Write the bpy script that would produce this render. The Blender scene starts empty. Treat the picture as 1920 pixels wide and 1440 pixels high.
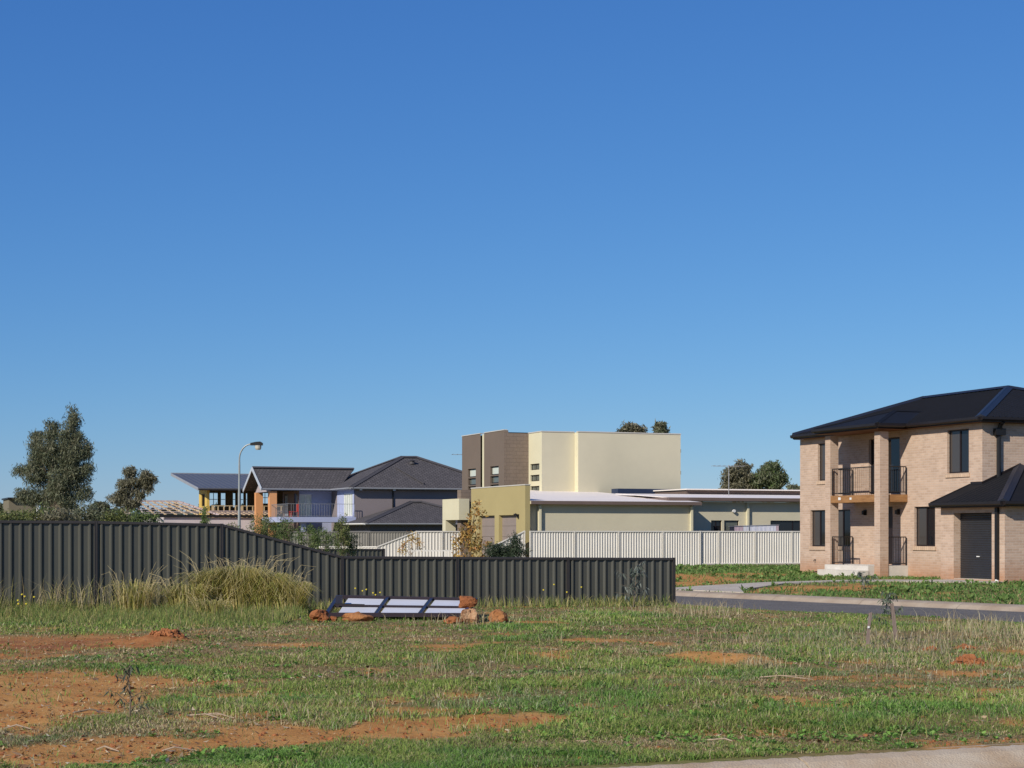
import bpy, math, random
import numpy as np
from mathutils import Vector
random.seed(7)
rng = np.random.default_rng(11)
S = bpy.context.scene
COL = S.collection
R = math.radians

# ------------------------------------------------------------------ camera, sky, sun, exposure
EYE = 1.62
cam_d = bpy.data.cameras.new('camera')
cam = bpy.data.objects.new('camera', cam_d)
COL.objects.link(cam)
cam.location = (0, 0, EYE)
cam.rotation_euler = (R(90), 0, 0)
cam_d.sensor_width = 36.0
cam_d.lens = 60.0
cam_d.shift_y = 278 / 1920
cam_d.clip_start = 0.1
cam_d.clip_end = 12000
S.camera = cam

SUN_EL = R(32)
SUN_H = (-0.617, -0.787)
sun_az = math.atan2(SUN_H[0], SUN_H[1])          # clockwise from +Y
W = bpy.data.worlds.new('World')
S.world = W
W.use_nodes = True
wn = W.node_tree.nodes
wl = W.node_tree.links
wn.clear()
sky = wn.new('ShaderNodeTexSky')
sky.sky_type = 'NISHITA'
sky.sun_disc = False
sky.sun_elevation = SUN_EL
sky.sun_rotation = sun_az
sky.air_density = 1.0
sky.dust_density = 0.0
sky.ozone_density = 6.0


def vmath(op, vec, prev):
    n = wn.new('ShaderNodeVectorMath')
    n.operation = op
    n.inputs[1].default_value = vec
    wl.new(prev, n.inputs[0])
    return n.outputs[0]


# colour response of the sky: per-channel contrast and gain, the same in every direction
c_ = vmath('MULTIPLY', (0.1, 0.1, 0.1), sky.outputs[0])
c_ = vmath('POWER', (1.07, 0.866, 0.603), c_)
c_ = vmath('MULTIPLY', (5.2, 6.28, 8.08), c_)
bg = wn.new('ShaderNodeBackground')
bg.inputs['Strength'].default_value = 0.10
wo = wn.new('ShaderNodeOutputWorld')
wl.new(c_, bg.inputs[0])
wl.new(bg.outputs[0], wo.inputs[0])

sd = bpy.data.lights.new('sun', 'SUN')
sd.energy = 5.0
sd.angle = R(0.53)
sd.color = (1.0, 0.93, 0.82)
sun = bpy.data.objects.new('sun', sd)
COL.objects.link(sun)
sv = Vector((SUN_H[0] * math.cos(SUN_EL), SUN_H[1] * math.cos(SUN_EL), math.sin(SUN_EL)))
sun.rotation_euler = sv.to_track_quat('Z', 'Y').to_euler()
sun.location = (-30, -30, 40)
S.view_settings.view_transform = 'Standard'
S.view_settings.look = 'None'
S.view_settings.exposure = 0.0
S.view_settings.gamma = 1.0
S.view_settings.use_curve_mapping = False
S.cycles.max_bounces = 6
S.cycles.transparent_max_bounces = 8

# ------------------------------------------------------------------ materials
MATS = {}


def mat(name, c1, c2=None, scale=3.0, rough=0.8, bump=0.0, bscale=None, metal=0.0, spec=0.3, detail=5, stretch=None):
    """Principled surface whose colour wanders between c1 and c2 with a noise, optional relief."""
    if name in MATS:
        return MATS[name]
    m = bpy.data.materials.new(name)
    m.use_nodes = True
    nt = m.node_tree
    b = nt.nodes['Principled BSDF']
    b.inputs['Roughness'].default_value = rough
    b.inputs['Metallic'].default_value = metal
    b.inputs['Specular IOR Level'].default_value = spec
    if c2 is None:
        c2 = tuple(x * 0.86 for x in c1)
    tc = nt.nodes.new('ShaderNodeTexCoord')
    mp = nt.nodes.new('ShaderNodeMapping')
    if stretch:
        mp.inputs['Scale'].default_value = stretch
    nt.links.new(tc.outputs['Object'], mp.inputs[0])
    nz = nt.nodes.new('ShaderNodeTexNoise')
    nz.inputs['Scale'].default_value = scale
    nz.inputs['Detail'].default_value = detail
    nz.inputs['Roughness'].default_value = 0.65
    nt.links.new(mp.outputs[0], nz.inputs['Vector'])
    cr = nt.nodes.new('ShaderNodeValToRGB')
    cr.color_ramp.elements[0].position = 0.3
    cr.color_ramp.elements[1].position = 0.7
    cr.color_ramp.elements[0].color = (*c2, 1)
    cr.color_ramp.elements[1].color = (*c1, 1)
    nt.links.new(nz.outputs['Fac'], cr.inputs[0])
    nt.links.new(cr.outputs[0], b.inputs['Base Color'])
    if bump:
        n2 = nt.nodes.new('ShaderNodeTexNoise')
        n2.inputs['Scale'].default_value = bscale or scale * 6
        n2.inputs['Detail'].default_value = 6
        nt.links.new(mp.outputs[0], n2.inputs['Vector'])
        bp = nt.nodes.new('ShaderNodeBump')
        bp.inputs['Strength'].default_value = bump
        bp.inputs['Distance'].default_value = 0.05
        nt.links.new(n2.outputs['Fac'], bp.inputs['Height'])
        nt.links.new(bp.outputs[0], b.inputs['Normal'])
    MATS[name] = m
    return m


def brick_mat(name, ca, cb, mortar, stain=None, bw=0.24, bh=0.086, ms=0.010, stain_top=0.75, msmooth=0.1):
    """Brick bond in metres from the UV layer; stain = soil splash colour along the foot of the wall."""
    m = bpy.data.materials.new(name)
    m.use_nodes = True
    nt = m.node_tree
    b = nt.nodes['Principled BSDF']
    b.inputs['Roughness'].default_value = 0.9
    b.inputs['Specular IOR Level'].default_value = 0.2
    uv = nt.nodes.new('ShaderNodeUVMap')
    br = nt.nodes.new('ShaderNodeTexBrick')
    br.inputs['Scale'].default_value = 1.0
    br.inputs['Brick Width'].default_value = bw
    br.inputs['Row Height'].default_value = bh
    br.inputs['Mortar Size'].default_value = ms
    br.inputs['Mortar Smooth'].default_value = msmooth
    br.inputs['Color1'].default_value = (*ca, 1)
    br.inputs['Color2'].default_value = (*cb, 1)
    br.inputs['Mortar'].default_value = (*mortar, 1)
    br.inputs['Bias'].default_value = 0.0
    nt.links.new(uv.outputs[0], br.inputs['Vector'])
    nz = nt.nodes.new('ShaderNodeTexNoise')
    nz.inputs['Scale'].default_value = 1.3
    nz.inputs['Detail'].default_value = 8
    nz.inputs['Roughness'].default_value = 0.7
    nt.links.new(uv.outputs[0], nz.inputs['Vector'])
    mr = nt.nodes.new('ShaderNodeMapRange')
    mr.inputs['From Min'].default_value = 0.3
    mr.inputs['From Max'].default_value = 0.7
    mr.inputs['To Min'].default_value = 0.90
    mr.inputs['To Max'].default_value = 1.08
    nt.links.new(nz.outputs['Fac'], mr.inputs['Value'])
    mul = nt.nodes.new('ShaderNodeMix')
    mul.data_type = 'RGBA'
    mul.blend_type = 'MULTIPLY'
    mul.inputs['Factor'].default_value = 1.0
    nt.links.new(br.outputs['Color'], mul.inputs[6])
    nt.links.new(mr.outputs[0], mul.inputs[7])
    out = mul.outputs[2]
    if stain:
        sp = nt.nodes.new('ShaderNodeSeparateXYZ')
        nt.links.new(uv.outputs[0], sp.inputs[0])
        n3 = nt.nodes.new('ShaderNodeTexNoise')
        n3.inputs['Scale'].default_value = 2.2
        n3.inputs['Detail'].default_value = 7
        nt.links.new(uv.outputs[0], n3.inputs['Vector'])
        ad = nt.nodes.new('ShaderNodeMath')
        ad.operation = 'MULTIPLY_ADD'
        ad.inputs[1].default_value = 0.7
        nt.links.new(n3.outputs['Fac'], ad.inputs[0])
        nt.links.new(sp.outputs['Y'], ad.inputs[2])
        m3 = nt.nodes.new('ShaderNodeMapRange')
        m3.inputs['From Min'].default_value = 0.42
        m3.inputs['From Max'].default_value = stain_top + 0.35
        m3.inputs['To Min'].default_value = 0.62
        m3.inputs['To Max'].default_value = 0.0
        nt.links.new(ad.outputs[0], m3.inputs['Value'])
        mx = nt.nodes.new('ShaderNodeMix')
        mx.data_type = 'RGBA'
        nt.links.new(m3.outputs[0], mx.inputs['Factor'])
        nt.links.new(out, mx.inputs[6])
        mx.inputs[7].default_value = (*stain, 1)
        out = mx.outputs[2]
    nt.links.new(out, b.inputs['Base Color'])
    bp = nt.nodes.new('ShaderNodeBump')
    bp.inputs['Strength'].default_value = 0.6
    bp.inputs['Distance'].default_value = 0.012
    inv = nt.nodes.new('ShaderNodeMath')
    inv.operation = 'SUBTRACT'
    inv.inputs[0].default_value = 1.0
    nt.links.new(br.outputs['Fac'], inv.inputs[1])
    nt.links.new(inv.outputs[0], bp.inputs['Height'])
    nt.links.new(bp.outputs[0], b.inputs['Normal'])
    MATS[name] = m
    return m


def glass_mat(name, c, rough=0.04):
    m = bpy.data.materials.new(name)
    m.use_nodes = True
    b = m.node_tree.nodes['Principled BSDF']
    b.inputs['Base Color'].default_value = (*c, 1)
    b.inputs['Roughness'].default_value = rough
    b.inputs['Specular IOR Level'].default_value = 0.6
    MATS[name] = m
    return m


def attr_mat(name, rough=0.75, transl=0.3):
    """Colour from the mesh's own per-piece attribute; some light passes through (leaves, blades)."""
    m = bpy.data.materials.new(name)
    m.use_nodes = True
    nt = m.node_tree
    nt.nodes.clear()
    o = nt.nodes.new('ShaderNodeOutputMaterial')
    a = nt.nodes.new('ShaderNodeAttribute')
    a.attribute_name = 'tint'
    p = nt.nodes.new('ShaderNodeBsdfPrincipled')
    p.inputs['Roughness'].default_value = rough
    p.inputs['Specular IOR Level'].default_value = 0.25
    nt.links.new(a.outputs['Color'], p.inputs['Base Color'])
    if transl > 0:
        t = nt.nodes.new('ShaderNodeBsdfTranslucent')
        nt.links.new(a.outputs['Color'], t.inputs['Color'])
        x = nt.nodes.new('ShaderNodeMixShader')
        x.inputs[0].default_value = transl
        nt.links.new(p.outputs[0], x.inputs[1])
        nt.links.new(t.outputs[0], x.inputs[2])
        nt.links.new(x.outputs[0], o.inputs[0])
    else:
        nt.links.new(p.outputs[0], o.inputs[0])
    MATS[name] = m
    return m


M_leaf = attr_mat('leaf_surface', 0.6, 0.3)
M_blade = attr_mat('grass_surface', 0.7, 0.35)
M_bits = attr_mat('litter_surface', 0.85, 0.0)
M_bark = mat('bark', (0.22, 0.17, 0.12), (0.10, 0.08, 0.06), 8, 0.9, 0.5, 30, stretch=(1, 1, 0.25))
M_palebark = mat('pale_bark', (0.42, 0.36, 0.29), (0.2, 0.16, 0.12), 4, 0.85, 0.4, 20)

# ------------------------------------------------------------------ mesh helpers


def world_origin(p):
    o = Vector((0, 0, 0))
    while p is not None:
        o += p.location
        p = p.parent
    return o


class MB:
    """Collects faces in world coordinates; build() links them as one mesh object."""

    def __init__(self):
        self.v = []
        self.f = []

    def face(self, *pts):
        i = len(self.v)
        self.v.extend([tuple(p) for p in pts])
        self.f.append(list(range(i, i + len(pts))))

    def obox(self, o, ex, ey, ez):
        """Box from a corner and three edge vectors."""
        o, ex, ey, ez = Vector(o), Vector(ex), Vector(ey), Vector(ez)
        if ex.cross(ey).dot(ez) < 0:
            ex, ey = ey, ex
        p = [o, o + ex, o + ex + ey, o + ey]
        q = [a + ez for a in p]
        self.face(p[3], p[2], p[1], p[0])
        self.face(*q)
        for i in range(4):
            j = (i + 1) % 4
            self.face(p[i], p[j], q[j], q[i])

    def bar(self, a, b, w, h, up=(0, 0, 1)):
        """Rectangular bar between two points, centred on the line."""
        a, b = Vector(a), Vector(b)
        d = (b - a).normalized()
        s = d.cross(Vector(up))
        if s.length < 1e-4:
            s = d.cross(Vector((1, 0, 0)))
        s.normalize()
        t = s.cross(d).normalized()
        self.obox(a - s * w / 2 - t * h / 2, s * w, t * h, b - a)

    def tube(self, pts, r, n=8, cap=True):
        pts = [Vector(p) for p in pts]
        rs = r if isinstance(r, (list, tuple)) else [r] * len(pts)
        rings = []
        ref = Vector((0.31, 0.77, 0.55)).normalized()
        for i, p in enumerate(pts):
            d = (pts[min(i + 1, len(pts) - 1)] - pts[max(i - 1, 0)]).normalized()
            s = d.cross(ref)
            if s.length < 1e-3:
                s = d.cross(Vector((1, 0, 0)))
            s.normalize()
            t = d.cross(s)
            b = len(self.v)
            for k in range(n):
                a = 2 * math.pi * k / n
                self.v.append(tuple(p + (s * math.cos(a) + t * math.sin(a)) * rs[i]))
            rings.append(b)
        for i in range(len(pts) - 1):
            for k in range(n):
                k2 = (k + 1) % n
                self.f.append([rings[i] + k, rings[i] + k2, rings[i + 1] + k2, rings[i + 1] + k])
        if cap:
            self.f.append([rings[0] + k for k in range(n)][::-1])
            self.f.append([rings[-1] + k for k in range(n)])

    def prism(self, poly, ext):
        e = Vector(ext)
        p = [Vector(a) for a in poly]
        q = [a + e for a in p]
        self.face(*p[::-1])
        self.face(*q)
        for i in range(len(p)):
            j = (i + 1) % len(p)
            self.face(p[i], p[j], q[j], q[i])

    def slab(self, poly, th):
        """Sloping sheet of a roof: polygon with a thickness straight down."""
        self.prism([(a[0], a[1], a[2] - th) for a in poly], (0, 0, th))

    def build(self, name, m, parent=None, smooth=False):
        o = world_origin(parent)
        me = bpy.data.meshes.new(name)
        me.from_pydata([(a[0] - o.x, a[1] - o.y, a[2] - o.z) for a in self.v], [], self.f)
        uvl = me.uv_layers.new(name='UVMap')
        me.update()
        buf = np.zeros(len(me.loops) * 2, dtype=np.float32)
        for p in me.polygons:
            n = p.normal
            if abs(n.z) < 0.9:
                t = Vector((-n.y, n.x, 0)).normalized()
                sl = math.sqrt(max(1 - n.z * n.z, 1e-4))
                for li, vi in zip(p.loop_indices, p.vertices):
                    c = self.v[vi]
                    buf[2 * li] = c[0] * t.x + c[1] * t.y
                    buf[2 * li + 1] = c[2] / sl
            else:
                for li, vi in zip(p.loop_indices, p.vertices):
                    c = self.v[vi]
                    buf[2 * li] = c[0]
                    buf[2 * li + 1] = c[1]
        uvl.data.foreach_set('uv', buf)
        me.materials.append(m)
        ob = bpy.data.objects.new(name, me)
        COL.objects.link(ob)
        if parent is not None:
            ob.parent = parent
        if smooth:
            me.polygons.foreach_set('use_smooth', [True] * len(me.polygons))
            try:
                me.set_sharp_from_angle(angle=R(40))
            except Exception:
                pass
        return ob


def np_mesh(name, verts, faces_flat, starts, totals, tint, m, parent=None):
    """Large mesh straight from arrays, with a per-vertex tint."""
    o = world_origin(parent)
    verts = np.asarray(verts, dtype=np.float32) - np.array([o.x, o.y, o.z], dtype=np.float32)
    me = bpy.data.meshes.new(name)
    me.vertices.add(len(verts))
    me.vertices.foreach_set('co', verts.ravel())
    me.loops.add(len(faces_flat))
    me.loops.foreach_set('vertex_index', np.asarray(faces_flat, dtype=np.int32))
    me.polygons.add(len(starts))
    me.polygons.foreach_set('loop_start', np.asarray(starts, dtype=np.int32))
    try:
        me.polygons.foreach_set('loop_total', np.asarray(totals, dtype=np.int32))
    except Exception:
        pass
    if tint is not None:
        a = me.attributes.new('tint', 'FLOAT_COLOR', 'POINT')
        t4 = np.ones((len(verts), 4), dtype=np.float32)
        t4[:, :3] = tint
        a.data.foreach_set('color', t4.ravel())
    me.update(calc_edges=True)
    me.materials.append(m)
    ob = bpy.data.objects.new(name, me)
    COL.objects.link(ob)
    if parent is not None:
        ob.parent = parent
    return ob


def tag(o, label=None, cat=None, group=None, kind=None):
    if label:
        o['label'] = label
    if cat:
        o['category'] = cat
    if group:
        o['group'] = group
    if kind:
        o['kind'] = kind
    return o


def thing(name, loc, label, cat, group=None):
    o = bpy.data.objects.new(name, None)
    o.empty_display_size = 0.3
    COL.objects.link(o)
    o.location = loc
    return tag(o, label, cat, group)


class Frame:
    """House grid: t along the front (u), w out of the front, z up."""
    U = Vector((0.373, -0.928, 0))
    N = Vector((-0.928, -0.373, 0))

    def __init__(self, x, y, z=0.0):
        self.o = Vector((x, y, z))

    def p(self, t, w, z):
        return self.o + self.U * t + self.N * w + Vector((0, 0, z))


U, N, V, Z = Frame.U, Frame.N, -Frame.N, Vector((0, 0, 1))


def wall(mb, o, d, L, z0, z1, ops=(), n=None, reveal=0.1):
    """Skin of a wall from point o along d; ops = openings (t0, t1, za, zb) with reveals going inwards."""
    o = Vector((o[0], o[1], 0))
    d, n = Vector(d), Vector(n)
    ts = sorted({0.0, L} | {a for q in ops for a in q[:2]})
    zs = sorted({z0, z1} | {a for q in ops for a in q[2:4]})
    flip = d.cross(Z).dot(n) < 0

    def quad(a, b, c, e):
        if flip:
            mb.face(e, c, b, a)
        else:
            mb.face(a, b, c, e)
    for i in range(len(ts) - 1):
        for j in range(len(zs) - 1):
            tm, zm = (ts[i] + ts[i + 1]) / 2, (zs[j] + zs[j + 1]) / 2
            if any(q[0] < tm < q[1] and q[2] < zm < q[3] for q in ops):
                continue
            quad(o + d * ts[i] + Z * zs[j], o + d * ts[i + 1] + Z * zs[j], o + d * ts[i + 1] + Z * zs[j + 1], o + d * ts[i] + Z * zs[j + 1])
    for (a, b, za, zb) in ops:
        i = -n * reveal
        A, B, C, D = o + d * a + Z * za, o + d * b + Z * za, o + d * b + Z * zb, o + d * a + Z * zb
        quad(A + i, A, D, D + i)
        quad(B, B + i, C + i, C)
        quad(A + i, B + i, B, A)
        quad(D, C, C + i, D + i)


def window(par, o, d, n, q, frame_m, glass_m, recess=0.09, mull=(0.5,), fw=0.045, rows=(), sill_m=None, pane_m2=None):
    """Framed window standing in opening q; panes are sub-parts."""
    o, d, n = Vector((o[0], o[1], 0)), Vector(d), Vector(n)
    a, b, za, zb = q
    mb = MB()
    base = o - n * (recess + 0.002)
    th = -n * 0.05

    def B(t0, t1, z0, z1):
        mb.obox(base + d * t0 + Z * z0, d * (t1 - t0), th, Z * (z1 - z0))
    e = 0.003
    B(a + e, a + fw, za + e, zb - e)
    B(b - fw, b - e, za + e, zb - e)
    B(a + fw + e, b - fw - e, za + e, za + fw)
    B(a + fw + e, b - fw - e, zb - fw, zb - e)
    cuts = [a + fw] + [a + (b - a) * k for k in mull] + [b - fw]
    for k in mull:
        B(a + (b - a) * k - fw / 2, a + (b - a) * k + fw / 2, za + fw + e, zb - fw - e)
    for r in rows:
        zz = za + (zb - za) * r
        for c0, c1 in zip(cuts[:-1], cuts[1:]):
            B(c0 + fw / 2 + e, c1 - fw / 2 - e, zz - fw / 2, zz + fw / 2)
    f = mb.build('window', frame_m, par)
    for k, (c0, c1) in enumerate(zip(cuts[:-1], cuts[1:]) if glass_m else ()):
        g = MB()
        off = 0.015 if k % 2 == 0 else 0.03
        g.obox(base + d * c0 + Z * (za + fw) - n * off, d * (c1 - c0), -n * 0.006, Z * (zb - za - 2 * fw))
        g.build('pane', pane_m2 if (pane_m2 and k % 2 == 0) else glass_m, f)
    if sill_m:
        s = MB()
        s.obox(o + d * (a - 0.06) + Z * (za - 0.14) - n * 0.06, d * (b - a + 0.12), n * 0.10, Z * 0.137)
        s.build('sill', sill_m, par)
    return f


# ------------------------------------------------------------------ noise for terrain and plant cover


def vnoise(x, y, seed=0):
    xi, yi = np.floor(x).astype(np.int64), np.floor(y).astype(np.int64)
    xf, yf = x - xi, y - yi
    xf, yf = xf * xf * (3 - 2 * xf), yf * yf * (3 - 2 * yf)

    def h(a, b):
        n = (a * 374761393 + b * 668265263 + seed * 974711) & 0x7fffffff
        n = ((n ^ (n >> 13)) * 1274126177) & 0x7fffffff
        return ((n ^ (n >> 16)) & 0xffff) / 65535.0
    return (h(xi, yi) * (1 - xf) + h(xi + 1, yi) * xf) * (1 - yf) + (h(xi, yi + 1) * (1 - xf) + h(xi + 1, yi + 1) * xf) * yf


def fbm(x, y, s, seed=0, oct=4):
    x, y = np.asarray(x, float) / s, np.asarray(y, float) / s
    a, t, r = 1.0, 0.0, np.zeros(np.broadcast(x, y).shape)
    for k in range(oct):
        r = r + a * vnoise(x + 17.3 * k, y - 9.1 * k, seed + k)
        t += a
        a *= 0.55
        x, y = x * 2.03, y * 2.03
    return r / t


def sstep(a, b, x):
    t = np.clip((x - a) / (b - a), 0, 1)
    return t * t * (3 - 2 * t)


# bare soil patches on the lot: x, y, half width, half depth
BARE = [(-5.2, 18.0, 1.6, 1.5), (-4.2, 16.4, .7, .8), (-4.3, 14.9, .7, .7), (-3.4, 12.5, .9, .4), (-2.7, 13.2, .8, .5),
        (-1.9, 13.6, .75, .52), (-.9, 14.0, .7, .48), (0, 14.4, .62, .38), (.55, 14.6, .34, .3), (-2.8, 16.9, .55, .45),
        (.35, 22.5, .4, .6), (2.6, 21.7, .8, .65), (-6.6, 25.0, 1.5, 1.7), (-5.5, 25.0, .7, 1.2), (4.93, 17.3, .35, .3),
        (5.15, 19.6, .4, .3), (4.2, 17.75, .25, .25), (2.5, 16.6, .6, .2), (2.1, 15.5, .3, .2), (.4, 31.0, .6, .6),
        (1.3, 25.7, .3, .55), (2.1, 24.9, .25, .35), (6.7, 22.7, .4, 1.2), (4.0, 16.5, .55, .2), (1.7, 16.9, .22, .28),
        (2.75, 16.0, .4, .2), (-1.2, 15.5, .9, .35), (-6.5, 22.3, .8, .5), (-1.0, 24.0, .5, .5), (-3.0, 24.5, .6, .6),
        (4.6, 14.4, .3, .15), (3.4, 19.3, .4, .2), (1.2, 19.0, .5, .2), (-1.6, 18.3, .5, .25)]
# beyond the road: bare strips on the house lot
BARE_FAR = [(5.6, 54.0, 1.2, 1.6), (6.3, 60.0, 1.3, 4.0), (8.9, 49.5, 1.5, 1.2), (10.7, 50.5, 1.0, .8), (9.0, 64.0, 1.4, 2.0), (16.5, 45.0, .8, .6),
            (11.5, 45.5, .8, .4), (7.4, 57.0, 1.4, 1.5), (12.5, 56.0, 1.2, .9)]


def road_n(x, y):
    return 0.814 * x + 0.581 * y


def kerb_y(x):
    return 11.53 + 0.39 * x


def bare(x, y):
    x, y = np.asarray(x, float), np.asarray(y, float)
    wx = x + 1.5 * (fbm(x, y, .8, 5, 5) - 0.5)
    wy = y + 2.0 * (fbm(x, y, .8, 9, 5) - 0.5)
    b = np.zeros(x.shape)
    for (cx, cy, rx, ry) in [(a, b, c * 1.12, d * (1.35 if b < 18.5 else 1.15)) for a, b, c, d in BARE] + [(a, b, c * 1.2, d * 1.4) for a, b, c, d in BARE_FAR]:
        d = np.sqrt(((wx - cx) / rx) ** 2 + ((wy - cy) / ry) ** 2)
        b = np.maximum(b, (1 - sstep(0.55, 1.35, d)))
    b = np.clip(b * (.45 + 1.1 * fbm(x, y, .22, 35, 3) + .35 * (y < 19) * (x < 1.2)), 0, 1)
    sp = fbm(x, y, 0.55, 31, 5)
    big = fbm(x, y, 4.0, 77, 3)
    b = np.maximum(b, 0.8 * sstep(0.60, 0.72, sp + 0.25 * (big - 0.5)))
    return b


def lush(x, y):
    l = sstep(0.42, 0.62, fbm(x, y, 2.2, 51, 4))
    l = np.maximum(l, sstep(27.0, 30, y) * (x < -4.0) * 1.0)
    l = np.maximum(l, sstep(23.0, 25, road_n(x, y)) * 0.8)
    return np.clip(l, 0, 1)


def terrain(x, y):
    x, y = np.asarray(x, float), np.asarray(y, float)
    n = road_n(x, y)
    z = 0.05 * (fbm(x, y, 2.5, 3, 3) - 0.5) + 0.022 * (fbm(x, y, 0.35, 8, 3) - 0.5)
    b = bare(x, y)
    z = z - 0.012 * b
    for (cx, cy, rx, ry, h) in ((2.35, 21.9, .45, .4, .07), (3.0, 21.6, .4, .4, .06), (-5.5, 25.1, .5, .5, .09), (-5.0, 25.0, .35, .4, .08), (-5.9, 14.2, .4, .3, .03), (-4.0, 14.6, .3, .25, .05), (.4, 22.6, .3, .3, .04), (6.9, 22.9, .4, .8, .05)):
        z = z + h * np.exp(-(((x - cx) / rx) ** 2 + ((y - cy) / ry) ** 2)) * (0.7 + 0.8 * fbm(x, y, 0.12, 21, 3))
    # cut of the side street: falls to the carriageway, then the far verge
    on = sstep(-4.0, -1.0, x)
    cut = sstep(25.2, 26.1, n) * (1 - sstep(31.35, 31.6, n))
    far = sstep(31.35, 31.6, n)
    prof = -0.30 * cut + far * (-0.05 + 0.08 * sstep(31.5, 39.0, n))
    z = z * (1 - 0.7 * np.maximum(cut, 0)) + prof * on
    # street beside the camera
    kd = y - kerb_y(x)
    z = z * sstep(-0.1, 0.6, kd) - 0.15 * (1 - sstep(-0.30, -0.02, kd))
    return z


TZ = lambda x, y: float(terrain(np.array([x]), np.array([y]))[0])

# ------------------------------------------------------------------ setting: ground, roads, kerbs, paths


def axis(lo, hi, step, far, grow=1.35, mid=None):
    a = list(np.arange(lo, hi + 1e-6, step))
    if mid:
        a += list(np.arange(a[-1] + mid[1], mid[0], mid[1]))
    d = step
    up, dn = [a[-1]], [a[0]]
    while up[-1] < far[1]:
        d *= grow
        up.append(up[-1] + d)
    d = step
    while dn[-1] > far[0]:
        d *= grow
        dn.append(dn[-1] - d)
    return np.array(dn[:0:-1] + a + up[1:])


gx = axis(-12.5, 13.5, 0.085, (-5000, 5000), mid=(28, .3))
gy = axis(10.5, 40.0, 0.085, (-400, 8000), mid=(75, .25))
GX, GY = np.meshgrid(gx, gy)
GZ = terrain(GX.ravel(), GY.ravel())
gb = bare(GX.ravel(), GY.ravel())
gv = np.stack([GX.ravel(), GY.ravel(), GZ], 1)
nx, ny = len(gx), len(gy)
ii = (np.arange(ny - 1)[:, None] * nx + np.arange(nx - 1)[None, :]).ravel()
gf = np.stack([ii, ii + 1, ii + 1 + nx, ii + nx], 1)
gl = lush(GX.ravel(), GY.ravel())


red = np.exp(-(((gv[:, 0] + 7.0) / 2.6) ** 4 + ((gv[:, 1] - 24.6) / 2.4) ** 4)) * (.55 + .45 * sstep(.4, .6, fbm(gv[:, 0], gv[:, 1], .5, 191, 4)))


def ground_material():
    m = bpy.data.materials.new('soil_and_turf')
    m.use_nodes = True
    nt = m.node_tree
    L = nt.links
    b = nt.nodes['Principled BSDF']
    b.inputs['Roughness'].default_value = 0.95
    b.inputs['Specular IOR Level'].default_value = 0.1
    a = nt.nodes.new('ShaderNodeAttribute')
    a.attribute_name = 'tint'            # r = bare soil share, g = green share, b = red broken earth
    sp = nt.nodes.new('ShaderNodeSeparateColor')
    L.new(a.outputs['Color'], sp.inputs[0])
    tc = nt.nodes.new('ShaderNodeTexCoord')

    def noise(s, d=6, r=0.65):
        n = nt.nodes.new('ShaderNodeTexNoise')
        n.inputs['Scale'].default_value = s
        n.inputs['Detail'].default_value = d
        n.inputs['Roughness'].default_value = r
        L.new(tc.outputs['Object'], n.inputs['Vector'])
        return n.outputs['Fac']

    def ramp(f, stops):
        r = nt.nodes.new('ShaderNodeValToRGB')
        el = r.color_ramp.elements
        while len(el) < len(stops):
            el.new(0.5)
        for e, (p, c) in zip(el, stops):
            e.position = p
            e.color = (*c, 1)
        L.new(f, r.inputs[0])
        return r.outputs[0]

    def mix(f, c, d):
        x = nt.nodes.new('ShaderNodeMix')
        x.data_type = 'RGBA'
        L.new(f, x.inputs['Factor'])
        L.new(c, x.inputs[6])
        L.new(d, x.inputs[7])
        return x.outputs[2]
    soil = ramp(noise(1.6, 10, 0.7), [(0.3, (0.33, 0.135, 0.038)), (0.5, (0.45, 0.22, 0.068)), (0.72, (0.52, 0.30, 0.11))])
    turf = ramp(noise(9, 8, 0.7), [(0.3, (0.10, 0.085, 0.033)), (0.5, (0.22, 0.155, 0.068)), (0.7, (0.36, 0.24, 0.115))])
    green = ramp(noise(12, 6), [(0.3, (0.10, 0.12, 0.032)), (0.7, (0.21, 0.21, 0.07))])
    dark = ramp(noise(7, 8, .75), [(0.3, (0.17, 0.055, 0.022)), (0.5, (0.27, 0.10, 0.04)), (0.72, (0.38, 0.20, 0.10))])
    soil = mix(sp.outputs[2], soil, dark)
    t2 = mix(sp.outputs[1], turf, green)
    f = nt.nodes.new('ShaderNodeMath')
    f.operation = 'MULTIPLY_ADD'
    f.inputs[1].default_value = 0.5
    f.inputs[2].default_value = -0.25
    L.new(noise(14, 6, 0.75), f.inputs[0])
    f2 = nt.nodes.new('ShaderNodeMath')
    f2.operation = 'ADD'
    f2.use_clamp = True
    L.new(f.outputs[0], f2.inputs[0])
    L.new(sp.outputs[0], f2.inputs[1])
    L.new(mix(f2.outputs[0], t2, soil), b.inputs['Base Color'])
    bp = nt.nodes.new('ShaderNodeBump')
    bp.inputs['Strength'].default_value = 0.7
    bp.inputs['Distance'].default_value = 0.03
    L.new(noise(18, 8, 0.7), bp.inputs['Height'])
    L.new(bp.outputs[0], b.inputs['Normal'])
    return m


ground = np_mesh('ground', gv, gf.ravel(), np.arange(len(gf)) * 4, np.full(len(gf), 4),
                 np.stack([gb, gl * 0.8, red], 1), ground_material())
ground.data.polygons.foreach_set('use_smooth', [True] * len(ground.data.polygons))
tag(ground, kind='structure')

M_asph = mat('asphalt', (0.165, 0.150, 0.135), (0.125, 0.113, 0.10), 1.1, 0.9, 0.5, 120)
M_conc = mat('kerb_concrete', (0.50, 0.43, 0.33), (0.36, 0.25, 0.15), 1.3, 0.9, 0.35, 60)
M_path = mat('path_concrete', (0.50, 0.45, 0.38), (0.38, 0.32, 0.25), 1.5, 0.9, 0.25, 50)
RD = Vector((0.581, -0.814, 0))
RN = Vector((0.814, 0.581, 0))


def rp(s, n, z):
    return RD * s + RN * n + Z * z


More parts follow.
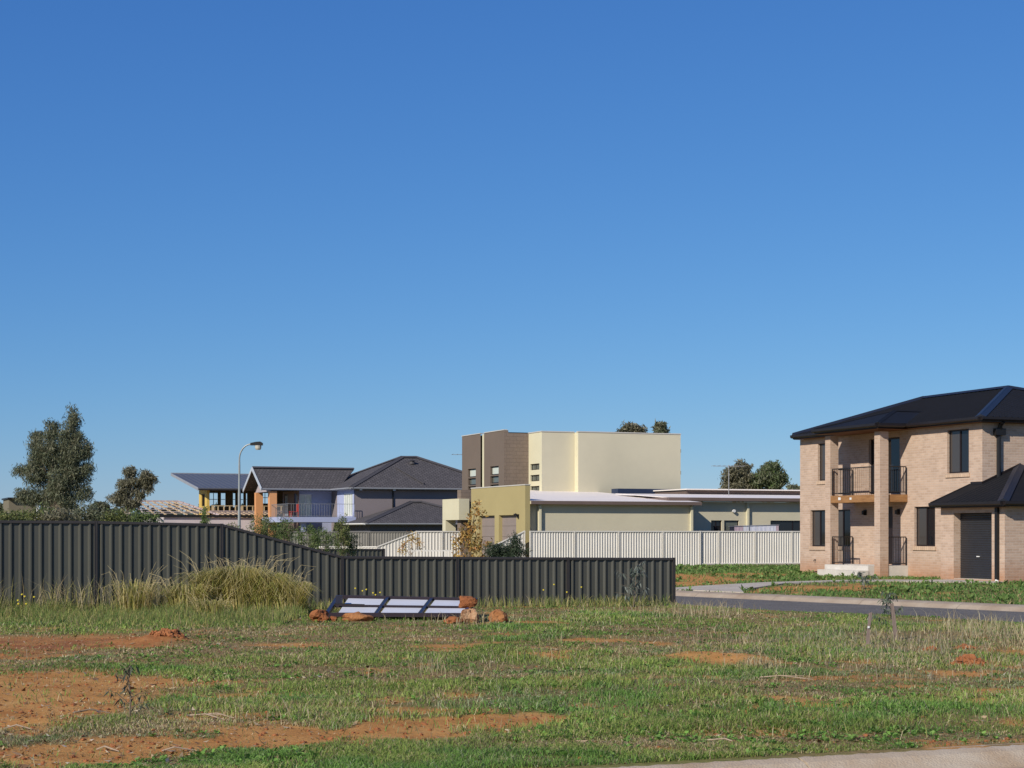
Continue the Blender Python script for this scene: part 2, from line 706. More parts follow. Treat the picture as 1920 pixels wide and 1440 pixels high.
mb = MB()
ss = np.linspace(-44, 60, 53)
for a, b in zip(ss[:-1], ss[1:]):
    for n0, n1 in ((25.9, 28.4), (28.4, 31.1)):
        mb.face(rp(a, n0, -.14), rp(b, n0, -.14), rp(b, n1, -.14), rp(a, n1, -.14))
tag(mb.build('side_street', M_asph), kind='structure')

kerb_profile_far = [(31.06, -.15), (31.12, -.125), (31.24, -.05), (31.36, -.02), (31.66, -.01), (31.68, -.25)]
sec = 3.0
s0 = -44


M_farkerb = mat('far_kerb_concrete', (0.40, 0.33, 0.25), (0.27, 0.20, 0.14), 1.2, 0.9, 0.3, 60)


def kerb_piece(s_a, s_b, prof, name, par):
    m_ = MB()
    A_ = [rp(s_a, n, z) for n, z in prof]
    B_ = [rp(s_b, n, z) for n, z in prof]
    for i in range(len(prof) - 1):
        m_.face(A_[i], B_[i], B_[i + 1], A_[i + 1])
    m_.face(*A_)
    m_.face(*B_[::-1])
    return m_.build(name, M_farkerb, par)


far_kerb = bpy.data.objects.new('far_kerb', None)
COL.objects.link(far_kerb)
tag(far_kerb, kind='structure')
k = s0
while k < 40:
    kerb_piece(k, k + sec - 0.012, kerb_profile_far, 'kerb_block', far_kerb)
    k += sec

# near street and its rolled kerb
KD = Vector((0.9317, 0.3634, 0))
KN = Vector((-0.3634, 0.9317, 0))
KO = Vector((0, 11.53, 0))
near_kerb = bpy.data.objects.new('near_kerb', None)
COL.objects.link(near_kerb)
tag(near_kerb, kind='structure')
prof = [(-.48, -.120), (-.34, -.115), (-.25, -.075), (-.15, -.022), (-.06, -.004), (0.06, 0.0), (0.075, -.18)]
s = -14.6
while s < 17:
    L = 2.4
    m_ = MB()
    nsub = 6
    for q in range(nsub):
        a, b = s + (L - 0.022) * q / nsub, s + (L - 0.022) * (q + 1) / nsub
        A_ = [KO + KD * a + KN * n + Z * z for n, z in prof]
        B_ = [KO + KD * b + KN * n + Z * z for n, z in prof]
        for i in range(len(prof) - 1):
            m_.face(A_[i], B_[i], B_[i + 1], A_[i + 1])
        if q == 0:
            m_.face(*A_)
        if q == nsub - 1:
            m_.face(*B_[::-1])
    m_.build('kerb_block', M_conc, near_kerb)
    s += L
mb = MB()
for a in np.arange(-40, 40, 8.0):
    mb.face(KO + KD * a + KN * -14 + Z * -.11, KO + KD * (a + 8) + KN * -14 + Z * -.11, KO + KD * (a + 8) + KN * -.44 + Z * -.124, KO + KD * a + KN * -.44 + Z * -.124)
tag(mb.build('near_street', M_asph), kind='structure')

# concrete crossing and footpath to the brick house
pp_l = [(4.3, 49.4), (5.6, 51.3), (8.0, 53.6), (10.6, 55.6), (12.6, 56.2), (14.9, 54.4), (15.6, 53.6)]
pp_r = [(6.3, 46.4), (6.5, 48.3), (8.4, 52.4), (10.9, 54.2), (12.3, 54.5), (14.3, 53.2), (14.9, 52.6)]
foot = bpy.data.objects.new('footpath', None)
COL.objects.link(foot)
tag(foot, kind='structure')
for i in range(len(pp_l) - 1):
    m_ = MB()
    a, b, c, d = pp_r[i], pp_r[i + 1], pp_l[i + 1], pp_l[i]
    zq = [TZ(*q) + 0.045 for q in (a, b, c, d)]
    e = 0.006
    P = [Vector((q[0], q[1], z)) for q, z in zip((a, b, c, d), zq)]
    cen = sum(P, Vector()) / 4
    P = [q + (cen - q).normalized() * e for q in P]
    m_.slab(P, 0.12)
    m_.build('path_slab', M_path, foot)

# ------------------------------------------------------------------ fences


def fence(label, posts, m_sheet, m_rail, rib=0.19, face=-1, group=None, panel_gap=0.0, rib_h=0.03, post_w=0.06, plinth=None, name='metal_fence', rw=.24, rt=.40, skip=()):
    """posts: (x, y, z_bottom, z_top). Each bay is a ribbed sheet with a top and a bottom rail."""
    p0 = posts[0]
    root = thing(name, (p0[0], p0[1], p0[2]), label, 'fence', group)
    for (x, y, zb, zt) in posts:
        d = MB()
        i = posts.index((x, y, zb, zt))
        q = posts[min(i + 1, len(posts) - 1)]
        r = posts[max(i - 1, 0)]
        t = Vector((q[0] - r[0], q[1] - r[1], 0)).normalized()
        nn = Vector((t.y, -t.x, 0))
        if nn.y > 0:
            nn = -nn
        o = Vector((x, y, zb - 0.15)) - t * post_w / 2 - nn * 0.035
        d.obox(o, t * post_w, nn * 0.07, Z * (zt - zb + 0.165))
        # folded lips of the C-section
        d.obox(o + nn * 0.0702 + t * 0.004, t * 0.012, nn * 0.006, Z * (zt - zb + 0.15))
        d.obox(o + nn * 0.0702 + t * (post_w - 0.016), t * 0.012, nn * 0.006, Z * (zt - zb + 0.15))
        d.build('post', m_rail, root)
    for k_, (a, b) in enumerate(zip(posts[:-1], posts[1:])):
        if k_ in skip:
            continue
        A, B = Vector((a[0], a[1], 0)), Vector((b[0], b[1], 0))
        t = (B - A).normalized()
        nn = Vector((t.y, -t.x, 0))
        if nn.y > 0:
            nn = -nn
        Lb = (B - A).length
        s0_, s1_ = post_w / 2 - 0.012, Lb - post_w / 2 + 0.012
        nrib = max(2, int(round((s1_ - s0_) / rib)))
        pitch = (s1_ - s0_) / nrib
        xs = []
        for i in range(nrib):
            c = s0_ + pitch * (i + 0.5)
            h = rib * 0.5
            xs += [(c - pitch * rw, 0), (c - pitch * rw * rt, rib_h), (c + pitch * rw * rt, rib_h), (c + pitch * rw, 0)]
        xs = [(s0_, 0)] + xs + [(s1_, 0)]

        def zt(s_):
            return a[3] + (b[3] - a[3]) * s_ / Lb

        def zb(s_):
            return a[2] + (b[2] - a[2]) * s_ / Lb
        m_ = MB()
        for (sa, ha), (sb, hb) in zip(xs[:-1], xs[1:]):
            pa, pb = A + t * sa + nn * (ha - 0.012), A + t * sb + nn * (hb - 0.012)
            m_.face(pa + Z * (zb(sa) + .03), pb + Z * (zb(sb) + .03), pb + Z * (zt(sb) - .02), pa + Z * (zt(sa) - .02))
        m_.build('panel', m_sheet, root)
        for nm, zf, hh in (('top_rail', lambda q: zt(q) - 0.04, 0.045), ('bottom_rail', zb, 0.045)):
            m_ = MB()
            e0, e1 = post_w / 2 + .002, Lb - post_w / 2 - .002
            P0, P1 = A + t * e0, A + t * e1
            pr = [(-.028, 0), (.034, 0), (.034, hh), (.024, hh + .006), (-.018, hh + .006), (-.028, hh)]
            f0 = [P0 + nn * x + Z * (zf(e0) + y) for x, y in pr]
            f1 = [P1 + nn * x + Z * (zf(e1) + y) for x, y in pr]
            m_.face(*f0)
            m_.face(*f1[::-1])
            for i in range(len(pr)):
                j = (i + 1) % len(pr)
                m_.face(f0[j], f0[i], f1[i], f1[j])
            m_.build(nm, m_rail, root)
        if plinth:
            m_ = MB()
            m_.obox(A + t * (post_w / 2 + .003) + Z * (zb(0) - plinth) - nn * .03, t * (Lb - post_w - .006), nn * .06, Z * (plinth - .004))
            m_.build('plinth', M_plinth, root)
    return root


M_plinth = mat('plinth_concrete', (0.34, 0.29, 0.24), (0.24, 0.2, 0.17), 2, 0.9, 0.3, 40)
M_dk = mat('dark_olive_steel', (0.068, 0.067, 0.052), (0.056, 0.055, 0.044), 1.4, 0.40, 0.0, spec=0.6, stretch=(1, 1, .4))
M_dkr = mat('dark_brown_steel', (0.043, 0.038, 0.036), (0.034, 0.03, 0.029), 2, 0.45, spec=0.4)
M_cr = mat('cream_steel', (0.70, 0.665, 0.60), (0.63, 0.595, 0.53), 0.8, 0.5, spec=0.35)
M_gy = mat('grey_steel', (0.25, 0.235, 0.205), (0.21, 0.2, 0.175), 1.0, 0.5, spec=0.35)

tops = {-2: 1.87, -1: 1.85, 0: 1.835, 1: 1.785, 2: 1.105, 3: 1.08, 4: 1.055, 5: 1.035}
FX = lambda k: -8.41 + 2.41 * k
FY = lambda k: 34.5 + 0.78 * k
dk_posts = [(FX(k), FY(k), -0.02, tops[k]) for k in range(-2, 6)]
fence('long dark ribbed steel fence across the lot, stepping down from tall to waist height', dk_posts, M_dk, M_dkr, rib_h=.036, rw=.25, rt=.26)

# the raked bay needs a short post face beside the low run: end cap of the low section is its own post already
FV = Vector((0.928, 0.373, 0))
F0 = Vector((0.824, 77.04, 0))
cps = []
for k in (0.0, 2.18, 4.41, 6.69, 8.65):
    q = F0 + FV * k
    cps.append((q.x, q.y, TZ(q.x, q.y) * 0 - 0.05, 1.67))
fence('cream ribbed fence in front of the long low wing of the cream house', cps, M_cr, M_cr, rib=0.13, rib_h=0.028, post_w=0.05)
cps = []
for k in (8.70, 9.65, 11.61, 13.63, 15.7, 17.8):
    q = F0 + FV * k + Vector((0, .06, 0))
    cps.append((q.x, q.y, 0.11, 1.67))
fence('cream ribbed fence on a low concrete plinth next to the brick house', cps, M_cr, M_cr, rib=0.13, rib_h=0.028, post_w=0.05, plinth=0.17)

# ------------------------------------------------------------------ brick house at the right
M_brick = brick_mat('salmon_brick', (0.53, 0.388, 0.29), (0.435, 0.308, 0.226), (0.52, 0.415, 0.33), stain=(0.36, 0.15, 0.06))
M_brick2 = brick_mat('sill_brick', (0.58, 0.42, 0.29), (0.50, 0.35, 0.24), (0.42, 0.33, 0.25), bw=0.12, bh=0.24)
M_roofblk = mat('black_roof_steel', (0.012, 0.012, 0.014), (0.009, 0.0095, 0.011), 0.8, 0.7, spec=0.14)
M_ridge = mat('ridge_steel', (0.016, 0.020, 0.032), (0.013, 0.016, 0.026), 2, 0.5, spec=0.3)
M_fascia = mat('black_fascia', (0.018, 0.014, 0.014), (0.014, 0.011, 0.011), 2, 0.4, spec=0.4)
M_soffit = mat('stained_soffit', (0.22, 0.10, 0.04), (0.14, 0.06, 0.03), 4, 0.7)
M_beam = mat('timber_beam', (0.36, 0.19, 0.075), (0.24, 0.115, 0.045), 3, 0.6, 0.15, 30, stretch=(1, 1, 5))
M_frame = mat('black_window_frame', (0.02, 0.013, 0.013), (0.016, 0.01, 0.01), 3, 0.4, spec=0.4)
M_glass = glass_mat('dark_glass', (0.012, 0.013, 0.016))
M_blind = glass_mat('glass_over_blind', (0.055, 0.047, 0.042), 0.12)
M_black = mat('black_metal', (0.014, 0.013, 0.013), (0.011, 0.010, 0.010), 4, 0.45, spec=0.4)
M_slabc = mat('porch_concrete', (0.62, 0.58, 0.52), (0.5, 0.46, 0.4), 2, 0.85, 0.15, 40)
M_white = mat('white_plastic', (0.75, 0.74, 0.70), None, 3, 0.5)

HB = Frame(11.37, 67.36, 0.0)
hb = thing('brick_house', HB.o, 'two storey salmon brick house with black hip roof and balcony porch', 'house')
ops_f = [(1.30, 1.85, 3.61, 5.05), (0.76, 1.87, 1.07, 2.48), (2.30, 3.55, 1.09, 2.48), (9.52, 10.72, 3.63, 5.11), (7.62, 8.84, 1.13, 2.52),
         (4.78, 6.73, 3.02, 5.04), (5.55, 6.30, 0.47, 2.55)]
mb = MB()
zt = 5.26
LF = 11.44
wall(mb, HB.p(0, 0, 0), U, LF, -0.3, zt, ops_f, N, 0.11)
# side walls and back
mb.face(HB.p(LF, 0, -.3), HB.p(LF, -9.8, -.3), HB.p(LF, -9.8, zt), HB.p(LF, 0, zt))
mb.face(HB.p(0, -9.8, -.3), HB.p(0, 0, -.3), HB.p(0, 0, zt), HB.p(0, -9.8, zt))
mb.face(HB.p(LF, -9.8, -.3), HB.p(0, -9.8, -.3), HB.p(0, -9.8, zt), HB.p(LF, -9.8, zt))
mb.build('wall', M_brick, hb)
for i, q in enumerate(ops_f):
    if i == 5:
        window(hb, HB.p(0, 0, 0), U, N, q, M_frame, M_glass, 0.10, (0.5,), 0.06)
    elif i == 6:
        d = MB()
        o = HB.p(q[0], -0.1, q[2])
        d.obox(o, U * (q[1] - q[0]), V * 0.05, Z * (q[3] - q[2]))
        for c in (0.12, 0.42):
            d.obox(o + U * c + N * 0.004 + Z * 0.25, U * 0.2, N * 0.012, Z * 1.55)
        dd = d.build('front_door', M_frame, hb)
        h = MB()
        h.tube([o + U * 0.06 + N * 0.05 + Z * 1.0, o + U * 0.16 + N * 0.05 + Z * 1.0], 0.012)
        h.build('handle', M_white, dd)
    else:
        window(hb, HB.p(0, 0, 0), U, N, q, M_frame, M_glass, 0.09, (0.5,) if i != 0 else (), 0.05, sill_m=M_brick2, pane_m2=M_blind)

# two tall brick piers, porch slab, steps, balcony
for ta, tb in ((3.72, 4.07), (6.93, 7.28)):
    d = MB()
    d.obox(HB.p(ta, 0.85, -.3), U * (tb - ta), N * 0.35, Z * 5.48)
    d.build('pier', M_brick, hb)
d = MB()
d.obox(HB.p(3.2, 0.003, -.2), U * 4.05, N * 0.845, Z * .64)
d.obox(HB.p(4.08, 0.85, -.2), U * 2.84, N * 0.60, Z * .635)
d.build('porch_slab', M_slabc, hb)
d = MB()
d.obox(HB.p(4.2, 1.455, -.2), U * 2.75, N * 0.38, Z * .46)
d.build('step', M_slabc, hb)
d = MB()
d.obox(HB.p(4.075, 1.10, 2.70), U * 2.85, N * 0.09, Z * .26)
d.build('beam', M_beam, hb)
d = MB()
d.obox(HB.p(7.13, 0.003, 2.70), U * .09, N * 0.845, Z * .26)
d.build('beam', M_beam, hb)
d = MB()
d.obox(HB.p(3.78, 0.003, 2.70), U * .09, N * 0.845, Z * .26)
d.build('beam', M_beam, hb)
d = MB()
d.obox(HB.p(3.875, 0.004, 2.74), U * 3.25, N * 1.09, Z * .2)
d.build('balcony_floor', M_beam, hb)
d = MB()
d.obox(HB.p(4.6, 1.193, 2.80), U * .16, N * 0.008, Z * .10)
d.build('beam_patch', M_white, hb)
d = MB()
d.obox(HB.p(5.35, 1.193, 2.80), U * .12, N * 0.008, Z * .08)
d.build('beam_patch', M_white, hb)


def railing(par, a, b, z0, z1, m_, n=14, name='railing'):
    """Steel balustrade: rails, two end posts and upright bars."""
    d = MB()
    a, b = Vector(a), Vector(b)
    a.z = b.z = 0
    d.bar(a + Z * z1, b + Z * z1, 0.045, 0.035)
    d.bar(a + Z * (z0 + .07), b + Z * (z0 + .07), 0.035, 0.03)
    for q in (a, b):
        d.bar(q + Z * z0, q + Z * (z1 - .019), 0.035, 0.035)
    for i in range(1, n):
        q = a.lerp(b, i / n)
        d.bar(q + Z * (z0 + .086), q + Z * (z1 - .019), 0.016, 0.016)
    return d.build(name, m_, par)


railing(hb, HB.p(4.12, 1.14, 0), HB.p(6.88, 1.14, 0), 2.98, 3.95, M_black, 22)
railing(hb, HB.p(7.20, 0.06, 0), HB.p(7.20, 0.80, 0), 2.98, 3.95, M_black, 7)
railing(hb, HB.p(3.80, 0.06, 0), HB.p(3.80, 0.80, 0), 2.98, 3.95, M_black, 7)
railing(hb, HB.p(4.12, 1.14, 0), HB.p(4.85, 1.14, 0), 0.44, 1.45, M_black, 6)
railing(hb, HB.p(7.20, 0.06, 0), HB.p(7.20, 0.80, 0), 0.44, 1.45, M_black, 7)
railing(hb, HB.p(3.80, 0.06, 0), HB.p(3.80, 0.80, 0), 0.44, 1.45, M_black, 7)
for t_ in (4.51, 6.62):
    d = MB()
    o = HB.p(t_, 0.003, 2.25)
    d.obox(o, U * .14, N * .05, Z * .2)
    d.obox(o + U * .02 + N * .052 + Z * .02, U * .10, N * .09, Z * .15)
    d.build('wall_lamp', M_black, hb)
for (t_, z_) in ((1.15, .55), (1.0, .12), (1.25, .1), (9.6, .42)):
    d = MB()
    d.tube([HB.p(t_, 0, z_), HB.p(t_, .07, z_), HB.p(t_, .09, z_ - .06)], .02)
    d.build('garden_tap' if z_ > .5 else 'vent', M_black, hb)


def hip_piece(par, poly, m_, th=0.06, corr=None, name='roof_sheet'):
    d = MB()
    d.slab(poly, th)
    return d.build(name, m_, par)


def cap(par, a, b, m_, r=0.09, name='ridge_cap'):
    d = MB()
    a, b = Vector(a), Vector(b)
    dr = (b - a).normalized()
    s = dr.cross(Z).normalized()
    up = s.cross(dr)
    pr = [s * -2.0 * r - up * .35 * r, s * -.5 * r + up * .35 * r, up * .75 * r, s * .5 * r + up * .35 * r, s * 2.0 * r - up * .35 * r, -up * .3 * r]
    A, B = [a + q for q in pr], [b + q for q in pr]
    d.face(*A[::-1])
    d.face(*B)
    for i in range(6):
        j = (i + 1) % 6
        d.face(A[i], A[j], B[j], B[i])
    return d.build(name, m_, par)


def corrugate(par, quad, m_, pitch=0.25, h=0.02, name='roof_ribs'):
    """Raised ribs of a metal roof running from eave to ridge on a polygon (a, b = eave ends, c, d = ridge ends)."""
    a, b, c, e = [Vector(q) for q in quad]
    L = (b - a).length
    n = max(2, int(L / pitch))
    ev = (b - a).normalized()
    rc0, rc1 = (e - a).dot(ev) / L, (c - a).dot(ev) / L
    d = MB()
    for i in range(1, n):
        k = i / n
        lo = a.lerp(b, k)
        if rc1 - rc0 > 1e-4 and rc0 <= k <= rc1:
            f = 1.0
        elif k < rc0:
            f = k / max(rc0, 1e-4)
        else:
            f = (1 - k) / max(1 - rc1, 1e-4)
        hi_line = (e if k < rc0 else c) if not (rc0 <= k <= rc1) else None
        slope = (e - a) - ev * ((e - a).dot(ev))
        hi = lo + slope * f
        if (hi - lo).length < 0.15:
            continue
        up = ev.cross(slope).normalized()
        if up.z < 0:
            up = -up
        w = 0.022
        p = [lo - ev * w * 1.6 + up * .001, lo + ev * w * 1.6 + up * .001, lo + ev * w * .6 + up * h, lo - ev * w * .6 + up * h]
        q = [x + (hi - lo) for x in p]
        d.face(p[3], p[2], q[2], q[3])
        d.face(p[0], p[3], q[3], q[0])
        d.face(p[2], p[1], q[1], q[2])
        d.face(*p)
    return d.build(name, m_, par)


def gutter(par, a, b, n, m_, h=0.17, w=0.12, name='gutter'):
    """Fascia and quad gutter along an eave, standing outward along n."""
    d = MB()
    a, b, n = Vector(a), Vector(b), Vector(n)
    d.obox(a - Z * h - n * .03, b - a, n * .028, Z * (h - .015))
    pr = [(0, -.13), (w * .7, -.13), (w, -.09), (w, -.01), (w - .015, -.01), (w - .015, -.02), (0, -.02)]
    A = [a + n * (x + .001) + Z * z for x, z in pr]
    B = [b + n * (x + .001) + Z * z for x, z in pr]
    d.face(*A)
    d.face(*B[::-1])
    for i in range(len(pr)):
        j = (i + 1) % len(pr)
        d.face(A[j], A[i], B[i], B[j])
    return d.build(name, m_, par)


EO = 0.3
EOL = 0.06
ze = 5.45
zr = 6.96
e_fl, e_fr = HB.p(-EOL, EO, ze), HB.p(LF + EO, EO, ze)
e_bl, e_br = HB.p(-EOL, -10.1, ze), HB.p(LF + EO, -10.1, ze)
r_l, r_r = HB.p(1.3, -4.9, zr), HB.p(6.54, -4.9, zr)
for poly in ((e_fl, e_fr, r_r, r_l), (e_fr, e_br, r_r), (e_br, e_bl, r_l, r_r), (e_bl, e_fl, r_l)):
    hip_piece(hb, poly, M_roofblk)
corrugate(hb, (e_fl, e_fr, r_r, r_l), M_roofblk)
corrugate(hb, (e_fr, e_br, r_r, r_r), M_roofblk)
for a, b in ((e_fl, r_l), (e_fr, r_r), (e_br, r_r), (r_l, r_r)):
    cap(hb, a + Z * .02, b + Z * .03, M_ridge)
d = MB()
d.obox(HB.p(-EOL + .03, EO - .03, ze - .185), U * (LF + EO + EOL - .06), V * 0.30, Z * .012)
d.obox(HB.p(LF + .003, -.003, ze - .185), U * (EO - .035), V * 9.9, Z * .012)
d.build('soffit', M_soffit, hb)
gutter(hb, HB.p(-EOL, EO, ze), HB.p(3.4, EO, ze), N, M_fascia)
gutter(hb, HB.p(7.62, EO, ze), HB.p(LF + EO, EO, ze), N, M_fascia)
gutter(hb, HB.p(LF + EO, EO, ze), HB.p(LF + EO, -10.1, ze), U, M_fascia)
gutter(hb, HB.p(-EOL, EO, ze), HB.p(-EOL, -10.1, ze), -U, M_fascia)
# porch roof
pe = [HB.p(3.42, 1.5, ze), HB.p(7.58, 1.5, ze)]
pr_ = HB.p(5.5, -0.6, ze + .61)
pb = HB.p(5.5, -1.9, ze + .61)
bl, br_ = HB.p(3.42, .25, ze + .012), HB.p(7.58, .25, ze + .012)
hip_piece(hb, (pe[0], pe[1], pr_), M_roofblk)
hip_piece(hb, (pe[1], br_, pb, pr_), M_roofblk)
hip_piece(hb, (bl, pe[0], pr_, pb), M_roofblk)
for a, b in ((pe[0], pr_), (pe[1], pr_), (pr_, pb)):
    cap(hb, a + Z * .01, b + Z * .01, M_roofblk, 0.05)
gutter(hb, pe[0], pe[1], N, M_fascia)
gutter(hb, pe[1], HB.p(7.58, .42, ze), U, M_fascia)
gutter(hb, pe[0], HB.p(3.42, .42, ze), -U, M_fascia)
d = MB()
d.obox(HB.p(3.45, 0.31, ze - .20), U * 4.10, N * 1.16, Z * .012)
d.build('soffit', M_soffit, hb)
d = MB()
d.tube([HB.p(LF + .06, -.62, 2.9), HB.p(LF + .06, -.62, 4.9), HB.p(LF + .16, -.62, 5.2), HB.p(LF + .3, -.62, 5.3)], .075, 8)
d.obox(HB.p(LF + .01, -.83, 4.86), U * .16, N * .4, Z * .22)
d.build('downpipe', M_black, hb)

# garage wing
GW = 1.3
g0, g1 = 10.95, 14.27
gz0 = -.2
gz1 = 2.44
mb = MB()
gd = (11.65 - g0, 13.62 - g0, 0.1, 2.25)
wall(mb, HB.p(g0, GW, 0), U, g1 - g0, gz0, gz1, [gd], N, 0.30)
mb.face(HB.p(g1, GW, gz0), HB.p(g1, -6, gz0), HB.p(g1, -6, gz1), HB.p(g1, GW, gz1))
mb.face(HB.p(g0, .003, gz0), HB.p(g0, GW, gz0), HB.p(g0, GW, gz1), HB.p(g0, .003, gz1))
mb.face(HB.p(g1, -6, gz0), HB.p(LF, -6, gz0), HB.p(LF, -6, gz1), HB.p(g1, -6, gz1))
mb.build('garage_wall', M_brick, hb)
M_door = mat('door_steel', (0.027, 0.027, 0.03), (0.021, 0.021, 0.024), 3, 0.4, spec=0.45)
d = MB()
ns = 28
zz0, zz1 = 0.12, 2.24
for i in range(ns):
    za = zz0 + (zz1 - zz0) * i / ns
    h_ = (zz1 - zz0) / ns
    pr = [(0, 0), (.010, h_ * .25), (.010, h_ * .75), (0, h_ * .98)]
    for (x0, a0), (x1, a1) in zip(pr[:-1], pr[1:]):
        d.face(HB.p(11.66, GW - .27 + x0, za + a0), HB.p(13.61, GW - .27 + x0, za + a0), HB.p(13.61, GW - .27 + x1, za + a1), HB.p(11.66, GW - .27 + x1, za + a1))
rd = d.build('roller_door', M_door, hb)
d = MB()
d.obox(HB.p(12.55, GW - .25, .82), U * .14, N * .03, Z * .03)
d.build('handle', M_white, rd)
d = MB()
d.obox(HB.p(11.5, GW + .004, -.1), U * 2.3, N * .9, Z * .17)
d.obox(HB.p(11.66, GW - .29, -.1), U * 1.95, N * .285, Z * .215)
d.build('garage_apron', M_path, hb)
gze = 2.60
gp = 0.40
ge = [HB.p(10.85, 1.6, gze), HB.p(14.57, 1.6, gze)]
rh = 3.13
apex = HB.p(LF + .004, 1.6 - rh, gze + gp * rh)
verge = HB.p(10.85, .004, gze + gp * 1.6)
corner_ = HB.p(LF, .004, gze + gp * 1.6)
hip_piece(hb, (ge[0], ge[1], apex, corner_, verge), M_roofblk)
back_e = HB.p(14.57, -6.3, gze)
back_w = HB.p(LF + .004, -6.3, gze + gp * rh)
hip_piece(hb, (ge[1], back_e, back_w, apex), M_roofblk)
cap(hb, ge[1] + Z * .02, apex + Z * .03, M_ridge, 0.09)
corrugate(hb, (ge[0], ge[1], apex, HB.p(11.0, 1.6 - rh, gze + gp * rh)) if False else (HB.p(LF, 1.6, gze), ge[1], apex, apex), M_roofblk)
d = MB()
d.bar(verge + Z * .03, corner_ + Z * .03 + U * .02, .06, .08)
d.bar(corner_ + Z * .03 + U * .03, apex + Z * .05 + U * .03, .06, .08)
d.build('flashing', M_fascia, hb)
gutter(hb, ge[0], ge[1], N, M_fascia)
gutter(hb, ge[1], back_e, U, M_fascia)
d = MB()
d.bar(ge[0] - Z * .08 - U * .02, verge - Z * .08 - U * .02, .04, .2)
d.build('bargeboard', M_fascia, hb)
d = MB()
d.obox(HB.p(10.9, GW + .003, gze - .19), U * 3.6, N * .27, Z * .012)
d.build('soffit', M_soffit, hb)
d = MB()
d.obox(HB.p(13.88, GW + .003, .12), U * .13, N * .09, Z * 2.32)
d.build('downpipe', M_black, hb)
d = MB()
d.tube([HB.p(13.945, GW + .05, -.1), HB.p(13.945, GW + .05, .13)], .06)
d.build('drain_pipe', M_white, hb)

# ------------------------------------------------------------------ cream house in the middle
M_cream = mat('cream_render', (0.62, 0.57, 0.395), (0.56, 0.515, 0.355), 0.5, 0.85, 0.1, 30)
M_sage = mat('sage_render', (0.60, 0.545, 0.39), (0.53, 0.48, 0.345), 0.35, 0.85, 0.1, 30)
M_must = mat('mustard_render', (0.39, 0.32, 0.15), (0.355, 0.29, 0.135), 0.5, 0.85, 0.1, 30)
M_brown = mat('brown_render', (0.165, 0.127, 0.10), (0.148, 0.114, 0.09), 0.6, 0.85, 0.1, 30)
M_brownblk = brick_mat('brown_block', (0.21, 0.16, 0.125), (0.195, 0.15, 0.115), (0.172, 0.132, 0.102), bw=0.39, bh=0.2, ms=0.012)
M_pink = mat('pale_roof_steel', (0.84, 0.76, 0.68), (0.79, 0.71, 0.64), 0.5, 0.5)
M_fasb = mat('brown_fascia', (0.16, 0.115, 0.10), (0.13, 0.095, 0.08), 1, 0.5)
M_capg = mat('parapet_cap', (0.55, 0.52, 0.46), (0.48, 0.45, 0.4), 1, 0.5)
M_gdoor = mat('taupe_door', (0.26, 0.21, 0.185), (0.235, 0.19, 0.165), 1, 0.6)
M_litglass = glass_mat('pale_blind_glass', (0.55, 0.58, 0.50), 0.2)
M_grnglass = glass_mat('grey_green_glass', (0.11, 0.12, 0.10), 0.1)

HC = Frame(1.59, 91.0, 0.0)
hc = thing('cream_house', (1.59, 91, 0), 'cream and brown flat topped house with a tall windowless upper block', 'house')
zc0, zc1 = 3.0, 6.98
# upper block: main face looks along U, left face along N
mb = MB()
sU = 0.45
a0 = HC.p(0, 0, 0)
wl_ops = [(0.34, 1.62, 4.98, 5.31), (0.34, 1.62, 4.37, 4.71), (0.34, 1.62, 3.76, 4.11)]
wall(mb, a0, -U, 1.86, zc0, zc1, wl_ops, N, 0.12)
mb.build('upper_wall', M_cream, hc)
for q in wl_ops:
    window(hc, a0, -U, N, q, M_frame, M_grnglass, 0.08, (0.5,), 0.04)
mb = MB()
wall(mb, a0, V, 1.92, zc0, zc1, (), U)
a1 = HC.p(sU, -1.92, 0)
wall(mb, a1, V, 6.15, zc0, zc1, (), U)
a2 = HC.p(sU, -8.07, 0)
wall(mb, a2, -U, 8.0, zc0, zc1, (), V)
mb.face(HC.p(-7.5, -8.07, zc0), HC.p(-7.5, 1.4, zc0), HC.p(-7.5, 1.4, zc1), HC.p(-7.5, -8.07, zc1))
mb.face(HC.p(-.01, -.01, zc1 - .1), HC.p(-.01, -8.06, zc1 - .1), HC.p(-7.49, -8.06, zc1 - .1), HC.p(-7.49, -.01, zc1 - .1))
mb.face(HC.p(sU - .01, -1.93, zc1 - .1), HC.p(sU - .01, -8.06, zc1 - .1), HC.p(-.012, -8.06, zc1 - .1), HC.p(-.012, -1.93, zc1 - .1))
mb.build('upper_wall', M_sage, hc)
mb = MB()
mb.face(HC.p(0, -1.92, zc0), HC.p(sU, -1.92, zc0), HC.p(sU, -1.92, zc1), HC.p(0, -1.92, zc1))
mb.build('return_wall', M_cream, hc)
d = MB()
d.obox(HC.p(.03, .03, zc1 + .002), V * 1.92, -U * .2, Z * .05)
d.obox(HC.p(sU + .03, -1.89, zc1 + .002), V * 6.2, -U * .2, Z * .05)
d.obox(HC.p(-.18, .03, zc1 + .002), -U * 1.7, V * .2, Z * .05)
d.build('parapet_cap', M_capg, hc)
for z_ in (6.1, 4.9):
    d = MB()
    d.tube([a2 + Z * z_ - U * .4, a2 + V * .14 + Z * z_ - U * .4], .05)
    d.obox(a2 + V * .14 + Z * (z_ - .1) - U * .5, U * .18, V * .05, Z * .2)
    d.build('wall_light', M_black, hc)

